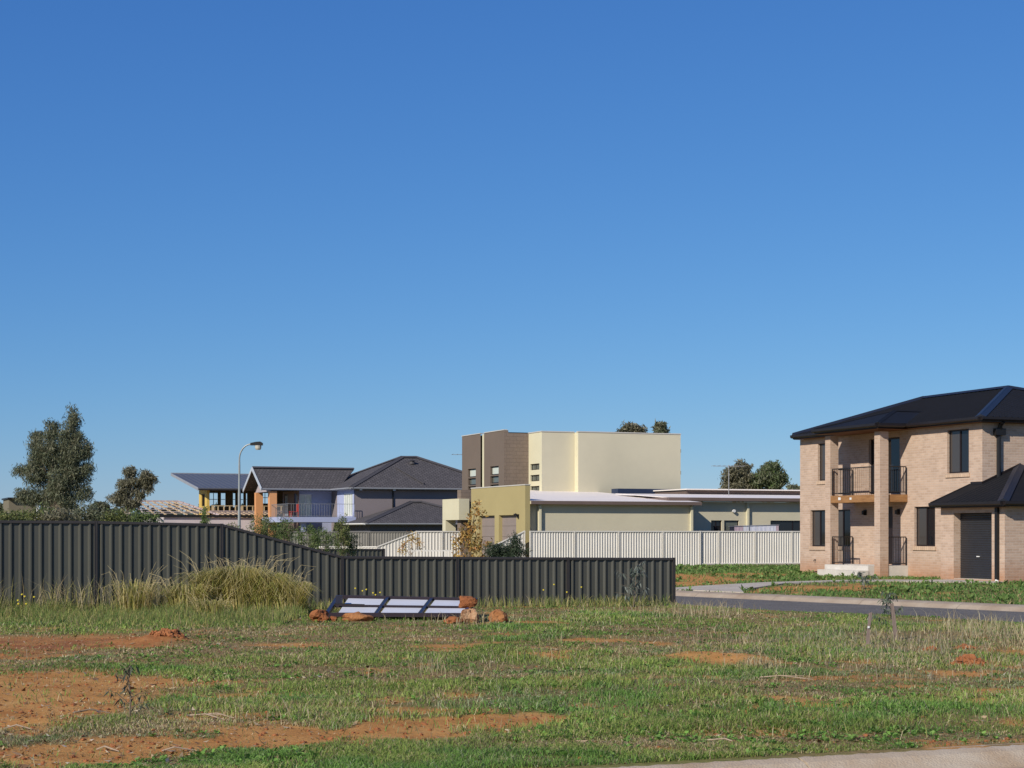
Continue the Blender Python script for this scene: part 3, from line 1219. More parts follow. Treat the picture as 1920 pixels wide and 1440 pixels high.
# brown tower, its near corner to the left of the cream face
T0 = Vector((-.43, 92.17, 0))
zt1 = 7.13
t_ops = [(0.80, 2.08, 4.76, 5.24), (0.80, 2.08, 4.30, 4.70), (0.80, 2.08, 3.82, 4.24)]
t_ops2 = [(0.76, 2.04, 4.74, 5.22), (0.76, 2.04, 4.29, 4.68), (0.76, 2.04, 3.80, 4.23)]
mb = MB()
wall(mb, T0, -U, 3.0, zc0, zt1, t_ops, N, 0.14)
B0 = T0 - U * 3.56
wall(mb, B0, -U, 3.0, zc0, zt1, t_ops2, N, 0.14)
B1 = B0 - U * 3.0
mb.face(B1 + Z * zc0, B1 + V * 4 + Z * zc0, B1 + V * 4 + Z * zt1, B1 + Z * zt1)
mb.face(T0 + N * -.01 + Z * (zt1 - .1), T0 + V * 4 + Z * (zt1 - .1), B1 + V * 4 + Z * (zt1 - .1), B1 + V * .01 + Z * (zt1 - .1))
mb.build('tower_wall', M_brown, hc)
for o_, oo in ((T0, t_ops), (B0, t_ops2)):
    for k_, q in enumerate(oo):
        window(hc, o_, -U, N, q, M_frame, (M_litglass, M_grnglass, M_glass)[k_], 0.1, (), 0.06)
mb = MB()
wall(mb, T0, V, 1.45, zc0, 6.99, (), U)
mb.face(T0 + Z * 6.99, T0 + V * .25 + Z * 6.99, T0 + V * .25 + Z * zt1, T0 + Z * zt1)
mb.build('tower_side', M_brownblk, hc)
d = MB()
d.obox(T0 - U * 3.003 + N * .02 + Z * zc0, -U * .24, V * .2, Z * (zt1 - zc0 - .05))
d.build('tower_strip', M_cream, hc)
d = MB()
d.obox(T0 - U * 3.25 + V * .12 + Z * zc0, -U * .308, V * .1, Z * (zt1 - zc0 - .12))
d.build('tower_groove', M_fasb, hc)
d = MB()
d.obox(T0 + N * .03 + U * .02 + Z * (zt1 + .002), -U * 3.0, V * .22, Z * .045)
d.obox(B0 + N * .03 + Z * (zt1 + .002), -U * 3.02, V * .22, Z * .045)
d.build('parapet_cap', M_capg, hc)

# mustard garage block with two tall doors
G0 = Vector((.6, 77.6, 0))
gt = 3.76
g_ops = [(1.09, 3.27, -.1, 2.42), (3.83, 5.95, -.1, 2.42)]
mb = MB()
wall(mb, G0, -U, 7.0, -.3, gt, g_ops, N, 0.21)
mb.face(G0 + Z * -.3, G0 + V * .24 + Z * -.3, G0 + V * .24 + Z * gt, G0 + Z * gt)
mb.face(G0 + V * .24 + Z * -.3, G0 + V * .24 - U * 7 + Z * -.3, G0 + V * .24 - U * 7 + Z * gt, G0 + V * .24 + Z * gt)
mb.face(G0 - U * 7 + Z * -.3, G0 - U * 7 + V * .24 + Z * -.3, G0 - U * 7 + V * .24 + Z * gt, G0 - U * 7 + Z * gt)
mb.build('garage_wall', M_must, hc)
d = MB()
d.obox(G0 + N * .02 + U * .02 + Z * (gt + .002), -U * 7.04, V * .28, Z * .05)
d.build('parapet_cap', M_capg, hc)
for q in g_ops:
    d = MB()
    o_ = G0 + V * .17 - U * q[0] + Z * -.1
    npan = 5
    hh = 2.52 / npan
    for i in range(npan):
        d.obox(o_ + Z * (hh * i + .006), -U * (q[1] - q[0]), V * .036, Z * (hh - .012))
    d.build('garage_door', M_gdoor, hc)
d = MB()
o_ = G0 - U * .73 + Z * 2.25
d.obox(o_ + N * .003, -U * .08, N * .05, Z * .2)
d.tube([o_ + N * .05 + Z * .15, o_ + N * .2 + Z * .22], .03)
d.tube([o_ + N * .05 + Z * .1 - U * .04, o_ + N * .16 - U * .25 + Z * .2], .03)
d.build('flood_light', M_black, hc)

# brown pier and cream entry portal
Pp = Vector((-.030 * 85.6, 85.6, 0))
d = MB()
d.obox(Pp + Z * -.3, -U * .5, V * .62, Z * 4.05)
d.build('brown_pier', M_brownblk, hc)
Q0 = Vector((-.0311 * 85.2, 85.2, 0))
d = MB()
d.obox(Q0 + Z * 2.24, -U * 2.45, V * .55, Z * 1.06)
d.build('portal_lintel', M_cream, hc)
d = MB()
d.obox(Q0 - U * 1.98 + Z * -.3, -U * .47, V * .55, Z * 2.535)
d.build('portal_leg', M_cream, hc)
d = MB()
d.obox(Q0 + V * 2.2 + U * .6 + Z * -.3, -U * 4.6, V * .15, Z * 3.3)
d.build('entry_wall', M_brown, hc)
d = MB()
d.obox(Q0 + V * 2.19 - U * .3 + Z * -.1, -U * .9, N * .04, Z * 2.2)
d.build('entry_door', M_frame, hc)

# long low wing behind the cream fence
W0 = Vector((.525, 77.786, 0))
zw = 2.90
mb = MB()
wall(mb, W0 + V * .2 - U * .12, V, .62, -.3, zw, (), U)
wall(mb, W0 + V * .70, V, 8.0, -.3, zw, (), U)
WE = W0 + V * 8.70
mb.face(WE - Z * .3, WE - U * 1.4 - Z * .3, WE - U * 1.4 + Z * zw, WE + Z * zw)
mb.build('wing_wall', M_sage, hc)
for k_ in (.72, 8.52):
    d = MB()
    d.obox(W0 + V * k_ + U * .003 + Z * -.3, V * .11, U * .14, Z * (zw + .24))
    d.build('wing_pier', M_cream, hc)
we = U * .22
d = MB()
ra, rb = W0 + V * .27 + we + Z * 3.06, W0 + V * 9.0 + we + Z * 3.06
d.slab([ra, rb, W0 + V * 9.0 - U * 13.3 + Z * 3.90, W0 + V * 5.6 - U * 13.3 + Z * 3.90, W0 + V * .27 - U * 6 + Z * 3.44], .03)
d.build('wing_roof', M_pink, hc)
d = MB()
d.obox(ra + U * .004 - Z * .16, V * 8.73, U * .1, Z * .155)
d.obox(rb + V * .004 - Z * .16, V * .05, -U * 3, Z * .155)
d.build('wing_fascia', M_fasb, hc)
d = MB()
d.obox(ra - Z * .16 - U * .36, V * 8.73, U * .35, Z * .012)
d.build('wing_soffit', M_fasb, hc)

# rear wing with higher eave
X0 = W0 - U * 1.4
zx = 3.10
x_ops = [(10.43, 11.02, .9, 2.20), (11.15, 11.97, .9, 2.20), (13.74, 17.0, .9, 2.20)]
mb = MB()
wall(mb, X0 + V * 8.72, V, 14.0, -.3, zx, [(q[0] - 8.72, q[1] - 8.72, q[2], q[3]) for q in x_ops], U, .1)
mb.face(X0 + V * 22.72 - Z * .3, X0 + V * 22.72 - U * 7 - Z * .3, X0 + V * 22.72 - U * 7 + Z * zx, X0 + V * 22.72 + Z * zx)
mb.build('rear_wall', M_sage, hc)
for i, q in enumerate(x_ops):
    window(hc, X0, V, U, q, M_frame, M_glass if i != 1 else M_grnglass, .07, (0.4,) if i == 2 else ((.5,) if i == 0 else ()), .05, rows=(.6,) if i == 1 else ())
d = MB()
d.obox(X0 + V * 12.36 + U * .003 - Z * .3, V * .11, U * .14, Z * (zx + .28))
d.build('rear_pier', M_cream, hc)
d = MB()
d.tube([X0 + V * 11.64 + U * .01 + Z * 2.66, X0 + V * 11.64 + U * .14 + Z * 2.66], .08, 10)
d.build('bulkhead_light', M_white, hc)
d = MB()
xa, xb = X0 + V * 7.9 + U * .32 + Z * 3.30, X0 + V * 23 + U * .32 + Z * 3.30
d.slab([xa, xb, X0 + V * 23 - U * 5.5 + Z * 3.60, X0 + V * 7.9 - U * 5.5 + Z * 3.60], .03)
d.build('rear_roof', M_pink, hc)
d = MB()
d.obox(xa + U * .004 - Z * .16, V * 15.1, U * .1, Z * .155)
d.obox(xa + U * .004 - V * .03 - Z * .16, V * .03, -U * 5, Z * .155)
d.build('rear_fascia', M_fasb, hc)
d = MB()
d.obox(xa - Z * .16 - U * .36, V * 15.1, U * .35, Z * .012)
d.build('rear_soffit', M_fasb, hc)
d = MB()
ya = X0 + V * 12.0 - U * 5.6
d.obox(ya + Z * 3.3, V * 10.6, -U * 4, Z * .52)
d.build('clerestory', M_fasb, hc)
d = MB()
d.obox(ya + U * .25 + Z * 3.825 - V * .1, V * 10.8, -U * 4.4, Z * .06)
d.build('upper_roof', M_pink, hc)
d = MB()
d.obox(X0 + V * 9.8 - U * 9.2 + Z * 3.5, V * 9, -U * 2, Z * .46)
d.build('blue_roof_band', mat('navy_steel', (0.03, 0.045, 0.09), None, 1, .5), hc)

# TV aerials on the roofs


def aerial(loc, h, label, group='roof aerials', boom=1.5, turn=0.3):
    r = thing('tv_aerial', loc, label, 'aerial', group)
    d = MB()
    b = Vector(loc)
    d.tube([b, b + Z * h], .02, 6)
    d.build('mast', M_gymetal, r)
    d = MB()
    dv = Vector((math.cos(turn), math.sin(turn), 0))
    c = b + Z * (h - .06)
    d.bar(c - dv * boom / 2, c + dv * boom / 2, .025, .025)
    d.build('boom', M_gymetal, r)
    s_ = Vector((-dv.y, dv.x, 0))
    for i in range(7):
        q = c + dv * (boom * (i / 6 - .5)) + Z * .02
        e = MB()
        ln = .55 - .05 * i
        e.bar(q - s_ * ln, q + s_ * ln, .012, .012)
        e.build('element', M_gymetal, r)
    return r


M_gymetal = mat('dull_aluminium', (0.30, 0.30, 0.30), (0.24, 0.24, 0.24), 3, .5, metal=.4)
aerial((11.05, 87.0, 3.4), 1.65, 'tv aerial on a thin mast above the low pale roof of the cream house', boom=1.6, turn=.1)
aerial((-2.62, 99.0, 3.4), 2.78, 'tv aerial poking out to the left of the brown tower of the cream house', boom=1.7, turn=.15)

# washing line behind the cream fence
ln = thing('clothes_line', (X0 + V * 12.5 + U * .6), 'rotary clothes line with white and pink washing behind the cream fence', 'clothes line')
c0 = X0 + V * 11.0 + U * .7
c1 = X0 + V * 13.95 + U * .5
d = MB()
d.tube([c0.lerp(c1, .4) - Z * .2, c0.lerp(c1, .4) + Z * 1.98], .03)
d.bar(c0 + Z * 1.9, c1 + Z * 1.98, .03, .03)
d.build('frame', M_gymetal, ln)
M_cloth = mat('white_cloth', (0.80, 0.79, 0.82), (0.66, 0.65, 0.72), 5, .9)
M_cloth2 = mat('pink_cloth', (0.62, 0.48, 0.50), (0.5, 0.36, 0.4), 5, .9)
M_cloth3 = mat('dark_cloth', (0.04, 0.04, 0.06), None, 5, .9)
rr = random.Random(3)
pos = 0.02
for i, (wd, m_) in enumerate(((.09, M_cloth3), (.17, M_cloth2), (.05, M_cloth), (.22, M_cloth), (.2, M_cloth), (.16, M_cloth), (.05, M_cloth2))):
    s_ = tag(MB().build('washing', m_), None) if False else None
    d = MB()
    n_ = 8
    for j in range(n_):
        f0, f1 = pos + wd * j / n_, pos + wd * (j + 1) / n_
        q0, q1 = c0.lerp(c1, f0), c0.lerp(c1, f1)
        o0, o1 = U * (.006 * math.sin(j * 1.9 + i)), U * (.006 * math.sin((j + 1) * 1.9 + i))
        zt_ = 1.93 + .07 * f0
        d.face(q0 + o0 + Z * (zt_ - .5 - .15 * rr.random()), q1 + o1 + Z * (zt_ - .55), q1 + o1 * .3 + Z * zt_, q0 + o0 * .3 + Z * zt_)
    ob = d.build('washing', m_)
    tag(ob, ['dark garment at the left end of the clothes line', 'pink garment on the clothes line beside the dark one', 'narrow white cloth between the pink garment and the white sheets',
             'white sheet on the clothes line, first of the three wide ones from the left', 'white sheet in the middle of the three wide ones on the line', 'white sheet at the right of the three wide ones on the line', 'small pink cloth at the right end of the clothes line'][i], 'washing', 'washing on the line')
    pos += wd + .004

# ------------------------------------------------------------------ dark grey tiled house
M_tile = brick_mat('charcoal_tiles', (0.105, 0.095, 0.095), (0.078, 0.071, 0.072), (0.045, 0.042, 0.042), bw=.30, bh=.32, ms=.035, msmooth=.5)
M_tilecap = mat('charcoal_ridge', (0.075, 0.069, 0.07), (0.06, 0.055, 0.057), 3, .7)
M_purple = mat('mauve_grey_render', (0.23, 0.195, 0.195), (0.205, 0.175, 0.178), .5, .85)
M_orange = mat('orange_render', (0.62, 0.30, 0.13), (0.55, 0.26, 0.11), .7, .85)
M_lilac = mat('lilac_render', (0.37, 0.405, 0.56), (0.34, 0.37, 0.51), .7, .8)
M_bgut = mat('pale_grey_fascia', (0.30, 0.31, 0.33), (0.26, 0.27, 0.29), 1, .5)
M_whitep = mat('white_trim', (0.72, 0.71, 0.68), None, 2, .6)
M_red = mat('red_plastic', (0.32, 0.03, 0.02), None, 2, .5)

HG = Frame(-13.35, 141.0, 0.0)
hg = thing('grey_tiled_house', HG.o, 'two storey house with charcoal tiled hip roofs and orange balcony pillars', 'house')
gze_ = 5.34
HGW, HGD = 14.6, 13.2
rr_ = 6.6
rz_ = gze_ + 2.85
E1, E2 = HG.p(0, 0, gze_), HG.p(0, -HGW, gze_)
E3, E4 = HG.p(-HGD, -HGW, gze_), HG.p(-HGD, 0, gze_)
A1, A2 = HG.p(-rr_, -rr_, rz_), HG.p(-rr_, -HGW + rr_, rz_)
for poly in ((E1, E2, A2, A1), (E4, E1, A1), (E3, E4, A1, A2), (E2, E3, A2)):
    hip_piece(hg, poly, M_tile, .08)
for a, b in ((E1, A1), (E2, A2), (A1, A2), (E4, A1)):
    cap(hg, a + Z * .03, b + Z * .05, M_tilecap, .13)
gutter(hg, E1, E2, U, M_bgut, .16, .12)
gutter(hg, E1, E4, N, M_bgut, .16, .12)
ov = .55
mb = MB()
mb.obox(HG.p(-HGD + ov, -ov, -.3), U * (HGD - 2 * ov), V * (HGW - 2 * ov), Z * (gze_ + .1))
mb.build('wall', M_purple, hg)
# overhang boards close the eaves
d = MB()
d.obox(HG.p(-.03, -.03, gze_ - .17), -U * .5, V * (HGW - .06), Z * .012)
d.obox(HG.p(-.54, -.03, gze_ - .17), -U * (HGD - .6), V * .5, Z * .012)
d.build('soffit', M_bgut, hg)
# roof patch framed by a dark batten line, vent cowl
d = MB()
sl = (A1 - E1)
pa, pb_, pc = E1.lerp(A1, .10) + V * .4, E1.lerp(A1, .10) + V * 6.0, E1.lerp(A1, .62) + V * 1.2
for a, b in ((pb_, pc),):
    d.bar(a + Z * .12, b + Z * .12, .12, .08)
d.build('tile_edge', M_tilecap, hg)
d = MB()
vv = HG.p(-rr_ * .78, -rr_ - .5, gze_ + 2.85 * .78)
d.tube([vv, vv + Z * .28], [.26, .2], 10)
d.tube([vv + Z * .281, vv + Z * .36], [.34, .12], 10)
d.build('roof_vent', M_tilecap, hg)
d = MB()
d.tube([A2 + V * 2.4 - Z * 1.2, A2 + V * 2.4 - Z * .62], .06)
d.build('vent_pipe', M_whitep, hg)
d = MB()
d.obox(HG.p(-ov + .003, -3.8, 3.0), U * .1, V * .1, Z * 2.2)
d.build('downpipe', M_black, hg)
for k_ in (.8, 3.7):
    d = MB()
    d.obox(HG.p(-.02, -k_, gze_ - .24), U * .02, V * .22, Z * .14)
    d.build('eave_light', M_whitep, hg)
# gable wing to the left
gu = -5.75
gw_w = 6.6
gl_w = 6.1
ap = HG.p(gu - gw_w / 2, gl_w, gze_ + 1.85)
er, el = HG.p(gu, gl_w, gze_), HG.p(gu - gw_w, gl_w, gze_)
bk = -6.0
hip_piece(hg, (er, HG.p(gu, bk * .1, gze_), HG.p(gu - gw_w / 2, bk * .5, gze_ + 1.85), ap), M_tile, .08)
hip_piece(hg, (el, ap, HG.p(gu - gw_w / 2, bk * .5, gze_ + 1.85), HG.p(gu - gw_w, bk * .1, gze_)), M_tile, .08)
cap(hg, ap + Z * .03, HG.p(gu - gw_w / 2, bk * .5, gze_ + 1.88), M_tilecap, .13)
gutter(hg, er, HG.p(gu, -.0, gze_), U, M_bgut, .16, .12)
d = MB()
d.bar(er + N * .03 - Z * .1 + U * .1, ap + N * .03 - Z * .08, .05, .30)
d.bar(el + N * .03 - Z * .1 - U * .1, ap + N * .03 - Z * .08, .05, .30)
d.build('bargeboard', mat('pale_blue_trim', (0.46, 0.50, 0.55), None, 1, .5), hg)
d = MB()
d.prism([HG.p(gu - .5, gl_w - .9, gze_ - .25), HG.p(gu - gw_w + .5, gl_w - .9, gze_ - .25), HG.p(gu - gw_w / 2, gl_w - .9, gze_ + 1.45)], V * .12)
d.build('gable_infill', mat('gable_render', (0.40, 0.35, 0.36), None, 1, .8), hg)
for t_, z0_ in ((gu - gw_w + .9, -.3), (gu - .75, -.3)):
    d = MB()
    d.obox(HG.p(t_, gl_w - .75, z0_), U * .62, V * .62, Z * (gze_ - .26 - z0_))
    d.build('pillar', M_orange, hg)
    d = MB()
# recessed upper wall with french doors
mb = MB()
wy = gl_w - 3.4
wo = HG.p(gu - gw_w + .5, wy, 0)
wops = [(.5, 1.7, 3.0, 4.95), (3.9, 5.0, 3.0, 4.95)]
wall(mb, wo, U, gw_w - 1.0, -.3, gze_ - .15, wops, N, .12)
mb.build('upper_wall', M_fasb, hg)
for q in wops:
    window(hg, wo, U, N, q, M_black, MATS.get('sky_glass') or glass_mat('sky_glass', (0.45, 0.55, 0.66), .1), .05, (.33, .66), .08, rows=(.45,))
mb = MB()
wo2 = HG.p(gu - 1.9, wy, 0)
wops2 = [(.4, 1.5, 3.0, 4.9), (3.5, 4.6, 3.0, 4.9)]
wall(mb, wo2, V, 6.0, -.3, gze_ - .15, wops2, U, .12)
mb.build('upper_wall', M_lilac, hg)
for q in wops2:
    window(hg, wo2, V, U, q, M_whitep, M_litglass, .05, (.5,), .08)
mb = MB()
wo3 = HG.p(-ov, -ov + .0, 0) + N * .06
wops3 = [(.5, 3.1, 2.95, 4.9)]
wall(mb, wo3, -U, 5.1, 2.7, gze_ - .17, wops3, N, .05)
mb.build('balcony_wall', M_lilac, hg)
window(hg, wo3, -U, N, wops3[0], M_whitep, M_litglass, .02, (.25, .5, .75), .09)
# balcony slab and rail in the re-entrant corner
d = MB()
d.obox(HG.p(.02, -ov + .08, 2.45), -U * 6.3, N * 6.4, Z * .42)
d.build('balcony_slab', M_lilac, hg)
for a, b, n_ in ((HG.p(-.1, -.4, 0), HG.p(-.1, gl_w - .9, 0), 26), (HG.p(-.1, gl_w - .9, 0), HG.p(-5.9, gl_w - .9, 0), 24)):
    railing(hg, a, b, 2.88, 3.95, M_gymetal, n_)
d = MB()
d.obox(HG.p(-.7, gl_w - 2.0, -.3), U * .4, V * .4, Z * 2.74)
d.build('balcony_post', M_lilac, hg)
# lower garage roof
LG = HG.p(5.9, .55, 0)
lf = Frame(LG.x, LG.y)
lw, lp = 12.4, .31
L1, L2 = lf.p(0, 0, 2.36), lf.p(0, -lw, 2.36)
L3, L4 = lf.p(-6.4, -lw, 2.36), lf.p(-6.4, 0, 2.36)
lr = 5.7
LA, LB = lf.p(-lr, -lr, 2.36 + lr * lp), lf.p(-lr, -lw + lr, 2.36 + lr * lp)
hip_piece(hg, (L1, L2, LB, LA), M_tile, .08)
hip_piece(hg, (L4, L1, LA), M_tile, .08)
hip_piece(hg, (L2, L3, LB), M_tile, .08)
for a, b in ((L1, LA), (L2, LB), (LA, LB)):
    cap(hg, a + Z * .03, b + Z * .05, M_tilecap, .13)
gutter(hg, L1, L2, U, M_bgut, .16, .12)
gutter(hg, L1, L4, N, M_whitep, .16, .12)
d = MB()
d.obox(lf.p(-6.35, -.6, -.3), U * 5.8, V * (lw - 1.2), Z * 2.56)
d.build('lower_wall', mat('eave_shade_grey', (0.10, 0.10, 0.115), None, 1, .8), hg)  # shadow below the garage eave put into the wall's colour
ch = thing('chair', HG.p(-2.4, gl_w - 2.2, 2.875), 'red plastic chair standing on the balcony of the grey tiled house', 'chair')
o_ = HG.p(-2.4, gl_w - 2.2, 2.875)
d = MB()
d.obox(o_ + Z * .42, U * .7, N * .7, Z * .06)
d.build('seat', M_red, ch)
d = MB()
d.obox(o_ + Z * .485, U * .7, N * .07, Z * .6)
d.build('backrest', M_red, ch)
for a_ in (0.02, .6):
    for b_ in (.02, .6):
        d = MB()
        d.obox(o_ + U * a_ + N * b_, U * .07, N * .07, Z * .417)
        d.build('leg', M_red, ch)

# ------------------------------------------------------------------ house under construction, far left
M_skil = mat('grey_blue_roof', (0.10, 0.105, 0.12), (0.088, 0.093, 0.108), .5, .5)
M_wrap = mat('yellow_board', (0.62, 0.43, 0.11), (0.52, 0.35, 0.085), 1, .8)
M_stud = mat('new_pine', (0.55, 0.42, 0.24), (0.43, 0.31, 0.17), 3, .8)
M_bat = mat('pinkish_batten', (0.50, 0.41, 0.39), (0.38, 0.29, 0.28), 3, .8)
M_dkin = mat('interior_shade_brown', (0.15, 0.105, 0.05), (0.09, 0.065, 0.035), 1, .9)
M_wht = mat('white_sheet_wall', (0.58, 0.52, 0.52), (0.5, 0.45, 0.45), 1, .8)

HK = Frame(-27.56, 150.0, 0.0)
hk = thing('unfinished_house', HK.o, 'house under construction with open timber frames and a grey skillion roof', 'house')
ka, kb_ = HK.p(0, 0, 5.52), HK.p(0, -10.5, 5.52)
kc, kd_ = HK.p(-12.7, -10.5, 7.20), HK.p(-12.7, 0, 7.20)
d = MB()
d.slab([ka, kb_, kc, kd_], .10)
d.build('roof', M_skil, hk)
corrugate(hk, (ka, kb_, kc, kd_), M_skil, .5, .03)
gutter(hk, ka, kb_, U, M_skil, .2, .14)
d = MB()
d.bar(ka + N * .03 - Z * .10, kd_ + N * .03 - Z * .10, .05, .26)
d.bar(kd_ + N * .04 + Z * .02, kc + Z * .02, .12, .1)
d.build('bargeboard', M_bgut, hk)


def kz(t):
    return 5.52 - .12 + (1.68 / 12.7) * (-t)


# upper storey: west wall in yellow board with a window opening, front wall with openings, the dim interior's shade put into its brown
mb = MB()
kw0 = HK.p(-.9, -.9, 0)
kops = [(.75, 2.2, 3.95, 5.05)]
wall(mb, kw0, -U, 3.3, 2.9, 5.45, kops, N, .15)
mb.build('west_wall', M_wrap, hk)
window(hk, kw0, -U, N, kops[0], M_black, None, .06, (.33, .66), .06)
d = MB()
d.obox(kw0 + U * .003 + Z * 2.9, V * .25, U * .14, Z * 2.5)
d.build('corner_post', M_wrap, hk)
mb = MB()
kf = HK.p(-3.4, -1.1, 0)
fops = [(.55, 1.4, 3.85, 5.2), (1.6, 2.1, 3.85, 5.2), (2.7, 3.0, 3.85, 5.2), (3.15, 3.75, 3.85, 5.2), (3.9, 4.1, 3.85, 5.2), (5.2, 6.2, 4.2, 5.25), (6.5, 6.62, 4.1, 5.25), (7.7, 8.4, 4.1, 5.25)]
wall(mb, kf, V, 9.2, 2.9, 5.9, fops, U, .12)
mb.build('front_wall', M_dkin, hk)
for q in fops:
    window(hk, kf, V, U, q, M_black, None, .06, (.5,) if q[1] - q[0] > .5 else (), .05, rows=(.55,))
d = MB()
d.obox(HK.p(-3.3, -.9, 2.70), U * 2.7, V * 9.6, Z * .2)
d.build('upper_floor', M_stud, hk)
for i in range(17):
    d = MB()
    d.obox(HK.p(-.85, -1.35 - .52 * i, 2.905), U * .09, V * (.09 if i % 5 else .22), Z * 1.03)
    d.build('stud', M_stud, hk)
d = MB()
d.obox(HK.p(-.86, -1.3, 3.94), U * .11, V * 8.6, Z * .06)
d.build('plate', M_stud, hk)
# lower storey
d = MB()
d.obox(HK.p(-9.5, 3.2, -.3), U * 10.62, V * 8.6, Z * 3.22)
d.build('lower_wall', M_wht, hk)
# roof frame over the left wing: rafters and battens of a hip end, then the lean-to strip along the front
kr0, kr1 = HK.p(-7.0, 4.6, 4.45), HK.p(-7.0, .4, 4.45)
ke0, ke1, ke2 = HK.p(1.2, 4.9, 3.13), HK.p(1.2, -1.6, 3.13), HK.p(1.2, -10.5, 3.13)
d = MB()
d.bar(kr0, kr1, .06, .16)
d.bar(kr0, ke0, .06, .16)
d.bar(kr1, ke1, .06, .16)
d.build('ridge_beam', M_bat, hk)
for i in range(8):
    f_ = i / 7
    d = MB()
    d.bar(kr0.lerp(kr1, f_), ke0.lerp(ke1, f_), .05, .13)
    d.build('rafter', M_stud, hk)
for i in range(1, 8):
    f_ = i / 7
    d = MB()
    d.bar(kr0.lerp(ke0, f_) + Z * .11, kr1.lerp(ke1, f_ * (.92 if i % 2 else 1)) + Z * .11, .09, .05)
    d.build('batten', M_bat, hk)
ls0, ls1 = HK.p(-.7, -1.2, 3.42), HK.p(-.7, -10.5, 3.42)
for i in range(20):
    f_ = i / 19
    d = MB()
    d.bar(ls0.lerp(ls1, f_), ke1.lerp(ke2, f_), .05, .12)
    d.build('rafter', M_stud, hk)
for i in range(4):
    f_ = i / 3
    d = MB()
    d.bar(ls0.lerp(ke1, f_) + Z * .1, ls1.lerp(ke2, f_) + Z * .1, .1, .05)
    d.build('batten', M_bat, hk)
d = MB()
d.bar(HK.p(1.28, 4.9, 3.04), HK.p(1.28, -10.5, 3.04), .06, .2)
d.build('fascia', M_black, hk)
d = MB()
d.obox(HK.p(-.45, 3.2, .9), U * .02, V * .6, Z * 1.4)
d.build('window', M_black, hk)

# small flat-roofed house at the far left edge
hs = thing('olive_house', (-33.2, 118, 0), 'small olive flat roofed building at the far left behind the dark fence', 'house')
M_olive = mat('olive_render', (0.185, 0.16, 0.11), (0.165, 0.14, 0.095), 1, .85)
sf = Frame(-33.9, 115, 0)
mb = MB()
sops = [(0.5, 1.0, 1.2, 2.7)]
wall(mb, sf.p(0, 0, 0), V, 1.75, -.3, 3.85, sops, U, .12)
mb.face(sf.p(-4, 0, -.3), sf.p(0, 0, -.3), sf.p(0, 0, 3.85), sf.p(-4, 0, 3.85))
mb.face(sf.p(0, -1.75, -.3), sf.p(-4, -1.75, -.3), sf.p(-4, -1.75, 3.85), sf.p(0, -1.75, 3.85))
mb.face(sf.p(0, 0, 3.84), sf.p(0, -1.75, 3.84), sf.p(-4, -1.75, 3.84), sf.p(-4, 0, 3.84))
mb.build('wall', M_olive, hs)
window(hs, sf.p(0, 0, 0), V, U, sops[0], M_black, M_glass, .06, (), .06)
d = MB()
d.obox(sf.p(.3, -1.76, -.3), V * .15, U * .15, Z * 3.9)
d.build('downpipe', M_whitep, hs)
d = MB()
d.obox(sf.p(-.4, -1.92, -.3), V * 1.1, -U * 3, Z * 3.5)
d.build('annexe', mat('dark_shed', (0.06, 0.055, 0.055), None, 1, .8), hs)
d = MB()
d.obox(sf.p(.35, .1, 3.86), V * 2.0, -U * 4.5, Z * .1)
d.build('roof', M_fascia, hs)

# ------------------------------------------------------------------ back fences between the gardens


def at(px, Y):
    return (px - 960) / 3200 * Y


FY0 = 92
gp_ = []
for k in range(8):
    q = Vector((at(545, FY0) + 2.2 * k * .94, FY0 + 2.2 * k * .2, 0))
    gp_.append((q.x, q.y, -.1, 1.65))
fence('grey ribbed fence below the garage of the grey tiled house', gp_, M_gy, M_gy, rib=.15, rib_h=.025, post_w=.05)
Yc = 80
cpl = [(at(560, 81), 81, -.1, .94), (at(633, 80.6), 80.6, -.1, .94), (at(707, 80), 80, -.1, .95), (at(781, 80.6), 80.6, -.1, 1.67), (at(829, 81.0), 81.0, -.1, 1.67), (at(862, 81.4), 81.4, -.1, 1.67)]
fence('cream fence rising in a slope from low to tall left of the entry portal', cpl, M_cr, M_cr, rib=.16, rib_h=.025, post_w=.05)
cpl = [(at(921, 76.6), 76.6, -.1, .98), (at(983.5, 77.2), 77.2, -.1, 1.68)]
fence('short cream fence bay sloping up to the mustard garage wall', cpl, M_cr, M_cr, rib=.16, rib_h=.025, post_w=.05)
cpl = [(at(590, 57), 57, -.1, 1.06), (at(655, 57.4), 57.4, -.1, 1.06), (at(720, 57.8), 57.8, -.1, 1.05)]
fence('low dark ribbed fence just behind the sloping bay of the long dark fence', cpl, M_dk, M_dkr, rib=.15)
pk = thing('picket_fence', (at(765, 72), 72, -.1), 'low white picket fence behind the dark fence, below the sloping cream one', 'fence')
d = MB()
pa_, pb2 = Vector((at(765, 72), 72, 0)), Vector((at(845, 72), 72.4, 0))
d.bar(pa_ + Z * .84, pb2 + Z * .84, .05, .06)
d.bar(pa_ + Z * .2, pb2 + Z * .2, .05, .06)
d.build('rail', M_cr, pk)
npk = 15
for i in range(npk):
    d = MB()
    q = pa_.lerp(pb2, i / (npk - 1))
    d.obox(q + Vector((-.03, -.06, -.1)), (.06, 0, 0), (0, .03, 0), (0, 0, .92))
    d.build('picket', M_cr, pk)

